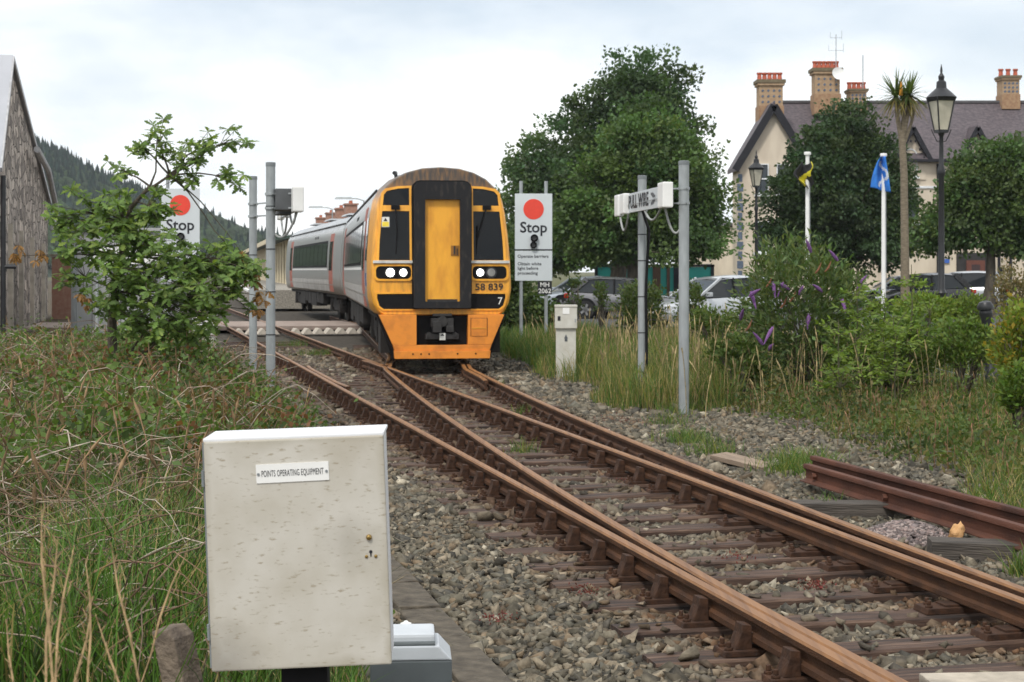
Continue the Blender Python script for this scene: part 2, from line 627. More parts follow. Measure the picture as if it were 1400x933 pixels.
def build_hill():
    px = np.array([-500, -200, 40, 90, 130, 180, 240, 290, 330, 370, 400, 480, 600, 750, 1000, 1600])
    py = np.array([60, 120, 189, 210, 232, 252, 270, 288, 306, 314, 322, 334, 347, 355, 358, 360])
    cols = np.linspace(-500, 1600, 120)
    ridge_y = np.interp(cols, px, py)
    Yr = 760.0
    rows = np.linspace(0, 1, 26)
    V = []
    for t in rows:
        Yd = 380 + (Yr - 380) * t if t <= 1 else Yr
        for cx, ry in zip(cols, ridge_y):
            zr = EYE + (HOR - ry) / F * Yr - 9.0
            zz = -3 + (zr + 3) * float(sstep(0, 1, t)) ** 0.85
            ang = (cx - 700) / F
            V.append((ang * Yd, Yd, zz + 1.2 * math.sin(cx * .05) * math.sin(t * 9)))
    for cx, ry in zip(cols, ridge_y):
        V.append(((cx - 700) / F * 1300, 1300, -10))
    n, m = 120, len(rows) + 1
    i, j = np.meshgrid(np.arange(n - 1), np.arange(m - 1))
    a = (j * n + i).ravel()
    f = np.stack([a, a + 1, a + n + 1, a + n], 1)
    mt = mat('wooded_hillside_floor', (0.022, 0.035, 0.020), rough=1.0, var=0.4, scale=0.05)
    V = np.array(V)
    tag(link('hill', np_mesh('hill', V, f, mt, smooth=True)), 'wooded hill rising behind the stone shed', 'hill', kind='structure')
    # the wood on it: thousands of crowns that read as one mass
    r = np.random.default_rng(3)
    N = 8500
    cx = r.uniform(-160, 520, N)
    t = r.uniform(0.10, 1.0, N) ** 0.8
    ry = np.interp(cx, px, py)
    zr = EYE + (HOR - ry) / F * Yr - 9.0
    zz = -3 + (zr + 3) * sstep(0, 1, t) ** 0.85
    Yd = 380 + (Yr - 380) * t
    Xd = (cx - 700) / F * Yd
    conif = (r.random(N) < np.clip((zz - 14) / 40, 0.08, 0.45))
    h = np.where(conif, r.uniform(6, 12, N), r.uniform(5, 8, N))
    w = np.where(conif, r.uniform(1.5, 2.6, N), r.uniform(2.0, 3.8, N))
    k = 7
    prof_c = [(0.25, 0.0), (1.0, 0.18), (0.55, 0.48), (0.62, 0.5), (0.25, 0.8), (0.02, 1.0)]
    prof_b = [(0.5, 0.0), (0.95, 0.3), (1.0, 0.55), (0.75, 0.82), (0.35, 0.95), (0.05, 1.0)]
    P = len(prof_c)
    ang = np.arange(k) * 2 * math.pi / k
    rad = np.where(conif[:, None], [p[0] for p in prof_c], [p[0] for p in prof_b])
    hh = np.where(conif[:, None], [p[1] for p in prof_c], [p[1] for p in prof_b])
    jit = r.uniform(0.65, 1.3, (N, P, k))
    vx = Xd[:, None, None] + (w[:, None] * rad)[:, :, None] * jit * np.cos(ang)
    vy = Yd[:, None, None] + (w[:, None] * rad)[:, :, None] * jit * np.sin(ang)
    vz = (zz[:, None] - 1 + h[:, None] * hh)[:, :, None] + r.uniform(-.7, .7, (N, P, k))
    v = np.stack([vx, vy, vz], -1).reshape(-1, 3)
    base = (np.arange(N) * P * k)[:, None, None]
    jj = (np.arange(P - 1) * k)[None, :, None]
    ii = np.arange(k)[None, None, :]
    a = base + jj + ii
    b = base + jj + (ii + 1) % k
    f = np.stack([a, b, b + k, a + k], -1).reshape(-1, 4)
    cc = np.where(conif[:, None], [0.016, 0.030, 0.024], [0.028, 0.045, 0.022]) * r.uniform(0.65, 1.35, (N, 1))
    c = np.repeat(cc, P * k, axis=0)
    m2 = attr_mat('far_tree_crowns', bump=0.0, var=0.5, vscale=0.8, rough=1.0)
    tag(link('hillside_wood', np_mesh('hillside_wood', v, f, m2, c)), 'dark mixed woodland covering the far hill', 'woodland', kind='stuff')


build_hill()


# ------------------------------------------------------------------ ballast
def build_ballast():
    r = np.random.default_rng(21)

    def cloud(n, y0, y1, size, power=1.0):
        Y = y0 + (y1 - y0) * r.random(n) ** power
        off = 1.95 - 0.85 * sstep(10, 18, Y)
        left = rail_a(Y) - off - 0.25 + r.normal(0, 0.22, n)
        right = rail_d(Y) + 2.1 + 0.5 * np.sin(Y * 0.9) + 1.5 * sstep(14.5, 18, Y) * (1 - sstep(21.5, 24, Y)) + r.normal(0, 0.35, n)
        X = left + (right - left) * r.random(n)
        s = size * r.lognormal(0, 0.32, n)
        Z = ground_z(X, Y) + s * 0.10 + r.normal(0, 0.008, n)
        return X, Y, Z, s
    parts = [cloud(38000, 6.6, 13.0, 0.0225), cloud(38000, 13.0, 22.0, 0.0275), cloud(19000, 22.0, 40.0, 0.043)]
    X, Y, Z, S = (np.concatenate([p[i] for p in parts]) for i in range(4))
    # keep the running-rail foot and the concrete cable route clear
    tro = rail_a(Y) - 1.52
    keep = ~((np.abs(X - tro) < 0.15) & (Y < 13) & (r.random(len(X)) < 0.84))
    for (cx, cy, hl, ang) in SLEEPERS:
        u = (X - cx) * math.cos(ang) + (Y - cy) * math.sin(ang)
        w = -(X - cx) * math.sin(ang) + (Y - cy) * math.cos(ang)
        on = (np.abs(u) < hl) & (np.abs(w) < 0.125)
        keep &= ~(on & (r.random(len(X)) < 0.94))
        Z = np.where(on & keep, Z + .05, Z)
    X, Y, Z, S = X[keep], Y[keep], Z[keep], S[keep]
    N = len(X)
    # angular stones: a box with every corner pulled about, flattened and turned at random
    cube = np.array([(-1, -1, -1), (1, -1, -1), (1, 1, -1), (-1, 1, -1), (-1, -1, 1), (1, -1, 1), (1, 1, 1), (-1, 1, 1)], float)
    v = cube[None] * r.uniform(0.26, 1.12, (N, 8, 3))
    v *= np.stack([r.uniform(0.9, 1.7, N), r.uniform(0.75, 1.2, N), r.uniform(0.35, 0.75, N)], 1)[:, None, :]
    a, b, c_ = r.uniform(0, 2 * math.pi, N), r.normal(0, 0.45, N), r.normal(0, 0.45, N)
    ca, sa, cb, sb, cc, sn = np.cos(a), np.sin(a), np.cos(b), np.sin(b), np.cos(c_), np.sin(c_)
    x, y, z = v[..., 0], v[..., 1], v[..., 2]
    y, z = y * cb[:, None] - z * sb[:, None], y * sb[:, None] + z * cb[:, None]
    x, z = x * cc[:, None] + z * sn[:, None], -x * sn[:, None] + z * cc[:, None]
    x, y = x * ca[:, None] - y * sa[:, None], x * sa[:, None] + y * ca[:, None]
    v = np.stack([x, y, z], -1) * S[:, None, None] + np.stack([X, Y, Z], 1)[:, None, :]
    q = np.array([(0, 3, 2, 1), (4, 5, 6, 7), (0, 1, 5, 4), (1, 2, 6, 5), (2, 3, 7, 6), (3, 0, 4, 7)])
    f = (np.arange(N) * 8)[:, None, None] + q[None]
    pal = np.array([(0.165, 0.145, 0.112), (0.125, 0.112, 0.086), (0.205, 0.172, 0.128), (0.080, 0.074, 0.062), (0.155, 0.118, 0.080), (0.29, 0.26, 0.205), (0.110, 0.104, 0.084)])
    col = pal[r.choice(7, N, p=[.26, .22, .15, .15, .12, .04, .06])] * r.uniform(0.55, 1.35, (N, 1)) * np.array([.98, .97, .935])
    dmin = np.min(np.stack([np.abs(X - fn(Y)) for fn in (rail_a, rail_b, rail_c, rail_d)]), 0)
    st = (np.exp(-(dmin / 0.36) ** 2) * r.uniform(0.3, 1.0, N))[:, None]
    col = col * (1 - st) + st * np.array([0.120, 0.062, 0.032]) * r.uniform(0.6, 1.3, (N, 1))
    me = np_mesh('ballast', v.reshape(-1, 3), f.reshape(-1, 4), M_stone, np.repeat(col, 8, 0))
    tag(link('ballast', me), 'grey and tan crushed stone ballast between and beside the rails', 'ballast', kind='stuff')



# ------------------------------------------------------------------ track: turnout with bullhead rails in cast chairs
SLEEPER_TOP = -0.195
BH = [(-0.035, -0.012), (-0.026, 0.0), (0.026, 0.0), (0.035, -0.012), (0.034, -0.040), (0.010, -0.052), (0.009, -0.100), (0.033, -0.112), (0.034, -0.140), (0.026, -0.148),
      (-0.026, -0.148), (-0.034, -0.140), (-0.033, -0.112), (-0.009, -0.100), (-0.010, -0.052), (-0.034, -0.040)]


def sweep_rail(name, fn, y0, y1, parent, n=60, prof=BH, dz=0.0, m_side=None, m_head=None):
    Y = np.linspace(y0, y1, n)
    X = fn(Y)
    T = np.stack([np.gradient(X, Y), np.ones(n)], 1)
    T /= np.linalg.norm(T, axis=1)[:, None]
    rings = [[(X[i] + T[i, 1] * p[0], Y[i] - T[i, 0] * p[0], p[1] + dz) for p in prof] for i in range(n)]
    mb = MB().loft(rings)
    me = mb.mesh(name, m_side or M_rust, smooth=True)
    me.materials.append(m_head or M_head)
    for p in me.polygons:
        if p.center.z > dz - 0.0125 and p.normal.z > 0.4:
            p.material_index = 1
    return link(name, me, parent)


track = tag(empty('railway_turnout', (0, 0, 0)), 'rusty turnout where two tracks merge on dark timber sleepers in ballast', 'railway track')
sweep_rail('rail', rail_a, 4.5, 130, track, 40)
sweep_rail('rail', rail_d, 4.5, 62, track, 110)
sweep_rail('rail', rail_b, 5.0, 24.8, track, 70)
sweep_rail('rail', lambda y: rail_c(y), 5.0, 24.8, track, 40)
# crossing nose: the two inner rails meet and part again
yy_ = np.linspace(20, 34, 1401)
YX = float(yy_[np.argmin(np.abs(rail_b(yy_) - rail_c(yy_)))])
sweep_rail('crossing_rail', rail_c, YX + .35, 130, track, 60)
sweep_rail('crossing_rail', rail_b, YX + .35, 62, track, 80)
sweep_rail('wing_rail', lambda y: np.minimum(rail_b(y), rail_c(y)) - .07 * sstep(YX - .5, YX + .25, y) - .05 * sstep(YX + 1.4, YX + 2.0, y), 24.85, YX + 2.0, track, 40)
sweep_rail('wing_rail', lambda y: np.maximum(rail_b(y), rail_c(y)) + .07 * sstep(YX - .5, YX + .25, y) + .05 * sstep(YX + 1.4, YX + 2.0, y), 24.85, YX + 2.0, track, 40)
sweep_rail('check_rail', lambda y: rail_a(y) + 0.10 + 0.05 * np.clip(np.abs(np.asarray(y) - 27.0) - 1.8, 0, 1), 24.3, 29.6, track, 16)
sweep_rail('check_rail', lambda y: rail_d(y) - 0.10 - 0.05 * np.clip(np.abs(np.asarray(y) - 28.2) - 1.8, 0, 1), 25.6, 30.5, track, 16)

# one cast chair: base, jaw on each side, timber key wedge, two bolt heads (local x across the rail, outside is -x)
cm = MB()
cm.prism([(-0.20, 0), (0.20, 0), (0.19, 0.030), (-0.19, 0.030)], 'y', -0.085, 0.085)
cm.prism([(-0.125, 0.030), (-0.034, 0.030), (-0.037, 0.150), (-0.085, 0.156), (-0.094, 0.11)], 'y', -0.052, 0.052)
cm.prism([(0.034, 0.030), (0.105, 0.030), (0.075, 0.105), (0.040, 0.115)], 'y', -0.045, 0.045)
for bx_ in (-0.160, 0.155):
    for by_ in (-0.045, 0.045):
        cm.cyl((bx_, by_, 0.030), (bx_, by_, 0.045), 0.024, n=6)
        cm.cyl((bx_, by_, 0.045), (bx_, by_, 0.072), 0.014, n=6)
chair_me = cm.mesh('rail_chair', M_chair, bevel=0.004)
sm_ = MB().prism([(-0.24, 0), (0.22, 0), (0.21, 0.034), (-0.23, 0.034)], 'y', -0.085, 0.085)
sm_.box((0.0, 0, 0.040), (0.22, 0.12, 0.014))
for bx_ in (-0.175, -0.205, 0.185):
    sm_.cyl((bx_, 0.04 if bx_ != -0.205 else -0.04, 0.034), (bx_, 0.04 if bx_ != -0.205 else -0.04, 0.048), 0.024, n=6)
    sm_.cyl((bx_, 0.04 if bx_ != -0.205 else -0.04, 0.048), (bx_, 0.04 if bx_ != -0.205 else -0.04, 0.074), 0.014, n=6)
slide_me = sm_.mesh('slide_chair', M_chair, bevel=0.004)
YC = 1.0 / math.cos(math.atan(0.2405))
TH = math.atan(0.2405)                     # heading of the straight track, to the left of +Y
perp = Vector((math.cos(TH), math.sin(TH), 0))
sl_cache = {}
SLEEPERS = []


def sleeper_mesh(L):
    k = round(L, 1)
    if k not in sl_cache:
        mb = MB()
        r = np.random.default_rng(int(k * 10))
        nseg = 10
        xs = np.linspace(-k / 2, k / 2, nseg + 1)
        rings = []
        for x in xs:
            w = 0.125 + r.normal(0, 0.004)
            z1 = r.normal(0, 0.003)
            rings.append([(x, -w, -0.12), (x, w, -0.12), (x, w - 0.004, -0.012), (x, w - 0.016, z1), (x, -w + 0.016, z1 + r.normal(0, .002)), (x, -w + 0.004, -0.012)])
        mb.loft(rings)
        sl_cache[k] = mb.mesh('sleeper', M_sleeper)
    return sl_cache[k]


def place_sleepers():
    rr = random.Random(8)
    s = 5.2
    while s < 44:
        Yc0 = s                                    # where the sleeper's line meets rail A
        s += 0.635 * math.cos(TH) * (1 + rr.uniform(-.05, .05)) if s < 30 else 0.70
        A = Vector((float(rail_a(Yc0)), Yc0, SLEEPER_TOP))
        hits = []
        for nm, fn, a, b in (('a', rail_a, 0, 200), ('b', rail_b, 7.4, 25), ('c', rail_c, 6, 200), ('d', rail_d, 0, 60)):
            lo, hi = -0.5, 6.0
            for _ in range(30):
                mid = (lo + hi) / 2
                q = A + perp * mid
                if float(fn(q.y)) - q.x > 0:
                    lo = mid
                else:
                    hi = mid
            q = A + perp * lo
            if a <= q.y <= b:
                hits.append((nm, lo, q, fn))
        ts = [h[1] for h in hits if not (Yc0 > 29 and h[0] in 'bd')]
        t0, t1 = min(ts) - 0.52 - rr.uniform(0, .08), max(ts) + 0.48 + rr.uniform(0, .1)
        L = t1 - t0
        ang = TH + rr.uniform(-0.012, 0.012)
        so = link('sleeper', sleeper_mesh(L), track, A + perp * ((t0 + t1) / 2) + Vector((0, 0, rr.uniform(-0.012, 0.004))), (0, rr.uniform(-.004, .004), ang))
        mid_ = A + perp * ((t0 + t1) / 2)
        SLEEPERS.append((mid_.x, mid_.y, L / 2, ang))
        if Yc0 > 34:
            continue
        prev = -9
        for nm, t, q, fn in hits:
            if Yc0 > 29 and nm in 'bd':
                continue
            if nm == 'b' and t - hits[0][1] < 0.30:
                continue
            if nm == 'd' and t - prev < 0.30:
                continue
            prev = t
            dx = (float(fn(q.y + .1)) - float(fn(q.y - .1))) / .2
            rz = -math.atan(dx)
            flip = nm in 'd'
            slide = nm == 'c' and q.y < 12.6
            co = link('slide_chair' if slide else 'rail_chair', slide_me if slide else chair_me, so)
            co.location = Vector((t - (t0 + t1) / 2, 0, 0.001))
            co.rotation_euler = (0, 0, rz - ang + (math.pi if flip else 0))


place_sleepers()
build_ballast()

# second line of sleepers under the train's track, where the two tracks have parted
tk2 = tag(empty('railway_track', (0, 0, 0)), 'timber sleepers of the track under the yellow fronted train', 'railway track')
for k in range(18):
    Yk = 30.2 + k * 0.7
    xk = float(rail_d(Yk)) - 0.76
    link('sleeper', sleeper_mesh(2.5), tk2, (xk, Yk, SLEEPER_TOP - 0.004), (0, 0, math.atan(0.128)))

# concrete cable route beside the near track
tr = tag(empty('cable_trough', (0, 0, 0)), 'flat grey concrete cable trough with worn lids beside the ballast', 'cable trough')
lid = MB()
lid.prism([(-0.125, -0.06), (0.125, -0.06), (0.125, -0.008), (0.117, 0), (-0.117, 0), (-0.125, -0.008)], 'y', -0.372, 0.372)
M_trough = mat('dirty_concrete_lid', (0.145, 0.122, 0.092), rough=0.95, col2=(0.055, 0.046, 0.036), scale=9, bump=0.8, bscale=40)
lid_me = lid.mesh('lid', M_trough, bevel=0.006)
for k in range(12):
    Yk = 6.0 + k * 0.755 * math.cos(TH)
    xk = float(rail_a(Yk)) - 1.52
    link('lid', lid_me, tr, (xk, Yk, -0.196 + random.uniform(-.006, .006)), (random.uniform(-.01, .01), random.uniform(-.02, .02), TH + random.uniform(-.01, .01)))

# pale walkway slab in the near corner
sl = MB().box((0, 0, 0), (1.35, 0.9, 0.08)).build('concrete_slab', mat('pale_concrete', (0.42, 0.37, 0.30), rough=0.9, var=0.3, scale=8, bump=0.5), None, (2.60, 7.10, -0.165), (0, 0, TH * 0.3), bevel=0.01)
tag(sl, 'pale concrete walkway slab lying between the rails', 'slab')

# ------------------------------------------------------------------ the train: two railcars
def train_mats():
    # body sides: grey silver with a grubby lower edge (real road dirt, height based)
    m, n, l, bs = new_mat('silver_grey_bodyside')
    tc = n.new('ShaderNodeTexCoord')
    sp = n.new('ShaderNodeSeparateXYZ')
    l.new(tc.outputs['Object'], sp.inputs[0])
    nz = n.new('ShaderNodeTexNoise')
    nz.inputs['Scale'].default_value = 2.0
    nz.inputs['Detail'].default_value = 6
    l.new(tc.outputs['Object'], nz.inputs['Vector'])
    ad = n.new('ShaderNodeMath')
    ad.operation = 'MULTIPLY_ADD'
    ad.inputs[1].default_value = 0.5
    l.new(nz.outputs['Fac'], ad.inputs[0])
    l.new(sp.outputs['Z'], ad.inputs[2])
    rp = n.new('ShaderNodeValToRGB')
    e = rp.color_ramp.elements
    e[0].position, e[0].color = 0.30, (0.16, 0.135, 0.11, 1)
    e[1].position, e[1].color = 0.44, (0.34, 0.35, 0.35, 1)
    mr = n.new('ShaderNodeMath')
    mr.operation = 'MULTIPLY'
    mr.inputs[1].default_value = 0.25
    l.new(ad.outputs[0], mr.inputs[0])
    l.new(mr.outputs[0], rp.inputs[0])
    l.new(rp.outputs[0], bs.inputs['Base Color'])
    bs.inputs['Roughness'].default_value = 0.28
    bs.inputs['Metallic'].default_value = 0.15
    # cab front: yellow, soot and oil on the dome
    m2, n, l, bs = new_mat('yellow_cab_with_sooty_dome')
    tc = n.new('ShaderNodeTexCoord')
    sp = n.new('ShaderNodeSeparateXYZ')
    l.new(tc.outputs['Object'], sp.inputs[0])
    mp = n.new('ShaderNodeMapping')
    mp.inputs['Scale'].default_value = (5.0, 5.0, 0.9)
    l.new(tc.outputs['Object'], mp.inputs['Vector'])
    nz = n.new('ShaderNodeTexNoise')
    nz.inputs['Scale'].default_value = 1.6
    nz.inputs['Detail'].default_value = 7
    l.new(mp.outputs[0], nz.inputs['Vector'])
    ad = n.new('ShaderNodeMath')
    ad.operation = 'MULTIPLY_ADD'
    ad.inputs[1].default_value = 0.42
    l.new(nz.outputs['Fac'], ad.inputs[0])
    l.new(sp.outputs['Z'], ad.inputs[2])
    mr = n.new('ShaderNodeMapRange')
    mr.inputs[1].default_value = 3.20
    mr.inputs[2].default_value = 3.66
    l.new(ad.outputs[0], mr.inputs[0])
    rp = n.new('ShaderNodeValToRGB')
    e = rp.color_ramp.elements
    e[0].position, e[0].color = 0.0, (0.80, 0.37, 0.04, 1)
    e[1].position, e[1].color = 1.0, (0.045, 0.036, 0.030, 1)
    x = e.new(0.38)
    x.color = (0.34, 0.165, 0.045, 1)
    x = e.new(0.65)
    x.color = (0.12, 0.075, 0.042, 1)
    l.new(mr.outputs[0], rp.inputs[0])
    n4 = n.new('ShaderNodeTexNoise')
    n4.inputs['Scale'].default_value = 3.5
    n4.inputs['Detail'].default_value = 9
    l.new(mp.outputs[0], n4.inputs['Vector'])
    r4 = n.new('ShaderNodeMapRange')
    r4.inputs[1].default_value = .42
    r4.inputs[2].default_value = .72
    r4.inputs[4].default_value = .55
    l.new(n4.outputs['Fac'], r4.inputs[0])
    m4 = n.new('ShaderNodeMixRGB')
    l.new(r4.outputs[0], m4.inputs[0])
    l.new(rp.outputs[0], m4.inputs[1])
    m4.inputs[2].default_value = (.30, .145, .035, 1)
    l.new(m4.outputs[0], bs.inputs['Base Color'])
    bs.inputs['Roughness'].default_value = 0.4
    return m, m2


M_side, M_cab = train_mats()
M_roof = mat('grimy_train_roof', (0.36, 0.38, 0.40), rough=0.25, col2=(0.20, 0.20, 0.20), scale=1.5)
M_coral = mat('coral_door_paint', (0.40, 0.115, 0.08), rough=0.4, var=0.15)
M_lamp = mat('lit_headlamp', (1, 1, 0.95), rough=0.2, emit=((1.0, 0.97, 0.88), 9.0))
M_lens = mat('unlit_lamp_lens', (0.25, 0.25, 0.24), rough=0.15)
M_steel = mat('grey_coupler_steel', (0.045, 0.043, 0.042), rough=0.55, metal=0.4, var=0.4, scale=12)
M_warn = mat('warning_yellow_label', (0.80, 0.62, 0.05), rough=0.5)
M_bluebadge = mat('blue_badge', (0.04, 0.10, 0.25), rough=0.5)
M_dirtblack = mat('scuffed_black_gangway', (0.020, 0.020, 0.022), rough=0.6, col2=(0.045, 0.040, 0.036), scale=7, spec=0.15, lo=0.42, hi=0.30, stretch=(2, 2, 0.6))
M_dirtblack.node_tree.nodes['Color Ramp'].color_ramp.elements[0].position = 0.30
M_dirtblack.node_tree.nodes['Color Ramp'].color_ramp.elements[1].position = 0.46

HALF = [(0.0, 0.93), (1.20, 0.93), (1.29, 1.02), (1.335, 1.25), (1.350, 1.60), (1.345, 2.00), (1.320, 2.45), (1.285, 2.85), (1.235, 3.10), (1.12, 3.32), (0.93, 3.49), (0.68, 3.61), (0.38, 3.69), (0.0, 3.72)]
FACE = [(0.0, 0.91), (1.10, 0.91), (1.19, 0.97), (1.285, 1.15), (1.325, 1.40), (1.305, 1.95), (1.265, 2.45), (1.215, 2.85), (1.165, 3.10), (1.03, 3.32), (0.86, 3.48), (0.63, 3.60), (0.35, 3.675), (0.0, 3.70)]


def hw_at(prof, z):
    p = prof[1:]
    for (a, za), (b, zb) in zip(p, p[1:]):
        if za <= z <= zb:
            return a + (b - a) * (z - za) / (zb - za + 1e-9)
    return 0


def full(half):
    """closed outline from a half profile given bottom to top"""
    return [(x, z) for x, z in half] + [(-x, z) for x, z in reversed(half[1:-1])]


def rake(z):
    return 0.14 * max(0.0, z - 1.9)


def face_pt(u, z, off=0.0):
    return Vector((u, rake(z) + 0.055 * u * u - off, z))


def face_panel(name, poly, thick, m, parent, back=-0.02, smooth=False):
    mb = MB()
    n = len(poly)
    vs = [face_pt(u, z, thick) for u, z in poly] + [face_pt(u, z, back) for u, z in poly]
    mb.add(vs, [tuple(range(n)), tuple(range(n, 2 * n))[::-1]] + [(i, (i + 1) % n, n + (i + 1) % n, n + i) for i in range(n)])
    return mb.build(name, m, parent)


def face_ring(name, outer, inner, thick, m, parent, back=-0.01):
    mb = MB()
    n = len(outer)
    vs = [face_pt(u, z, thick) for u, z in outer] + [face_pt(u, z, thick) for u, z in inner] + [face_pt(u, z, back) for u, z in outer] + [face_pt(u, z, back) for u, z in inner]
    fs = []
    for i in range(n):
        j = (i + 1) % n
        fs += [(i, j, n + j, n + i), (i, 2 * n + i, 2 * n + j, j), (n + i, n + j, 3 * n + j, 3 * n + i)]
    mb.add(vs, fs)
    return mb.build(name, m, parent, bevel=0.0)


def rrect(u0, u1, z0, z1, r, k=4, tl=None, tr=None, bl=None, br=None):
    """rounded rectangle; optional per-corner radii; counter-clockwise"""
    out = []
    for cx, cz, a0, rr in ((u1, z0, -90, br), (u1, z1, 0, tr), (u0, z1, 90, tl), (u0, z0, 180, bl)):
        q = r if rr is None else rr
        ox = cx - q if cx == u1 else cx + q
        oz = cz + q if cz == z0 else cz - q
        for i in range(k + 1):
            a = math.radians(a0 + 90 * i / k)
            out.append((ox + q * math.cos(a), oz + q * math.sin(a)))
    return out


def wheelset(parent, yc):
    bo = MB()
    for s in (-1, 1):
        x = s * 0.98
        bo.prism([(yc - 1.75, .62), (yc - 1.6, .48), (yc - .75, .46), (yc - .55, .36), (yc + .55, .36), (yc + .75, .46), (yc + 1.6, .48), (yc + 1.75, .62), (yc + 1.5, .72), (yc - 1.5, .72)], 'x', x - .07, x + .07)
        for d in (-1.3, 1.3):
            bo.box((x, yc + d, .45), (.24, .34, .30))
            bo.cyl((x, yc + d - .3, .5), (x, yc + d - .3, .84), .10, n=10)
            bo.cyl((x, yc + d + .3, .5), (x, yc + d + .3, .84), .10, n=10)
        bo.box((x, yc, .80), (.2, .7, .18))
    bo.box((0, yc, .62), (1.9, .6, .25))
    b = bo.build('bogie', M_under, parent, smooth=False)
    for d in (-1.3, 1.3):
        for s in (-1, 1):
            w = MB().cyl((s * .68, yc + d, .42), (s * .81, yc + d, .42), .42, n=28).cyl((s * .64, yc + d, .42), (s * .68, yc + d, .42), .45, n=28)
            w.cyl((s * .81, yc + d, .42), (s * .86, yc + d, .42), .16, n=14)
            w.build('wheel', M_under, b)
    return b


def railcar(name, label, loc, rz, cab):
    root = tag(empty(name, loc, rz), label, 'train', 'coaches of the train')
    L = 22.6
    f0 = 1.3 if cab else 0.12
    hull = full(HALF)
    # body shell from behind the cab to the rear
    ys = [f0, f0 + .01, L - .3, L - .05]
    sc_ = [1, 1, 1, .985]
    rings = [[(x * s, y, .93 + (z - .93) * s) for x, z in hull] for y, s in zip(ys, sc_)]
    me = MB().loft(rings).mesh('body', M_side, smooth=True)
    me.materials.append(M_roof)
    for p in me.polygons:
        if p.center.z > 3.15:
            p.material_index = 1
    body = link('body', me, root)
    # side glazing, doors and trim on both flanks
    for s in (-1, 1):
        def side_panel(nm, y0, y1, z0, z1, m, par, out=0.006, k=5):
            mb = MB()
            zs = [z0 + (z1 - z0) * i / k for i in range(k + 1)]
            vs = [(s * (hw_at(HALF, z) + out), y, z) for z in zs for y in (y0, y1)] + [(s * (hw_at(HALF, z) - .02), y, z) for z in zs for y in (y0, y1)]
            n = 2 * (k + 1)
            fs = []
            for i in range(k):
                a = 2 * i
                fs += [(a, a + 1, a + 3, a + 2), (n + a, n + a + 2, n + a + 3, n + a + 1), (a, a + 2, n + a + 2, n + a), (a + 1, n + a + 1, n + a + 3, a + 3)]
            fs += [(0, n, n + 1, 1), (n - 2, n - 1, 2 * n - 1, 2 * n - 2)]
            mb.add(vs, fs)
            return mb.build(nm, m, par, smooth=True)
        side_panel('window_band', 4.35, L - 4.1, 1.86, 2.80, M_black, root, 0.004)
        side_panel('stripe', 4.3, L - 4.0, 1.76, 1.82, M_white, root, 0.005, 1)
        nw = 9
        a0, a1 = 4.45, L - 4.2
        wl_ = (a1 - a0) / nw
        for i in range(nw):
            side_panel('window', a0 + i * wl_ + .06, a0 + (i + 1) * wl_ - .06, 1.92, 2.72, M_glass, root, 0.012, 3)
        for y0 in (2.55, L - 3.7):
            d = side_panel('door', y0, y0 + 1.1, 1.02, 3.02, M_coral, root, 0.014)
            for q in (0.10, 0.60):
                side_panel('door_window', y0 + q, y0 + q + .40, 1.75, 2.75, M_glass, d, 0.022, 3)
        side_panel('lower_band', 3.9, L - 3.9, 1.02, 1.42, mat('pale_lower_bodyside', (0.46, 0.45, 0.43), rough=0.45, var=0.25, scale=1.5), root, 0.003, 3)
        for i in range(3):
            side_panel('vent', 8.0 + i * .55, 8.28 + i * .55, 2.93, 3.02, M_black, root, 0.006, 1)
        if cab:
            side_panel('cab_window', 1.42, 2.15, 1.95, 2.78, M_glass, root, 0.01, 4)
            side_panel('badge', 1.55, 2.0, 1.45, 1.70, M_bluebadge, root, 0.006, 1)
    # roof fittings
    for y in (5.2, 11.3, 17.5):
        MB().box((0, y, 3.745), (1.25, 2.2, .07), taper=.9).build('roof_vent', M_roof, root, bevel=.012)
    MB().tube([(-1.15, f0 + .2, 3.31), (-1.15, L - .4, 3.31)], .022, n=6).build('roof_gutter', M_blackm, root)
    if cab:
        MB().tube([(-.70, 2.6, 3.60), (-.74, 2.2, 3.70), (-.80, 1.6, 3.66)], .04, n=6).build('aerial', M_blackm, root)
    # underframe boxes
    und = MB()
    rr = random.Random(4)
    y = 6.8
    while y < L - 7:
        ln = rr.uniform(1.0, 2.3)
        for s in (-1, 1):
            dp = rr.uniform(.35, .55)
            und.box((s * 1.0, y + ln / 2, .90 - dp / 2), (.42, ln - .15, dp))
        und.cyl((-.25, y + .1, .55), (-.25, y + ln - .1, .55), .22, n=12)
        y += ln
    und.box((0, L / 2, .86), (2.2, L - 1.2, .12))
    und.build('underframe', M_under, root)
    wheelset(root, 4.0)
    wheelset(root, L - 4.0)
    # rear gangway
    MB().box((0, L + .12, 2.1), (1.0, .30, 2.1)).build('gangway_bellows', M_black, root)
    if not cab:
        MB().box((0, -.02, 2.1), (1.0, .26, 2.1)).build('gangway_bellows', M_black, root)
        return root

    # ---- cab end
    bl = full(HALF)
    fl = full(FACE)

    def ring(y, t, shrink=0.0):
        out = []
        for (x0, z0), (x1, z1) in zip(bl, fl):
            x, z = x0 + (x1 - x0) * t, z0 + (z1 - z0) * t
            x *= 1 - shrink
            z = 2.2 + (z - 2.2) * (1 - shrink * .55)
            yy = y + (rake(z) + .055 * x * x) * t
            out.append((x, yy, z))
        return out
    rings = [ring(1.3, 0), ring(.75, .35), ring(.38, .7), ring(.16, .92), ring(.07, 1.0), ring(.025, 1.0, .012), ring(0.0, 1.0, .03)]
    cabm = MB().loft(rings, cap0=False, cap1=False)
    # flat face, in strips
    last = rings[-1]
    n = len(last)
    h = len(HALF)
    left_idx = [i for i in range(h)]
    V, Fc = [], []
    rows = []
    for i in range(1, h - 1):
        xr, _, zr = last[i]
        rows.append((xr, zr))
    C = 12
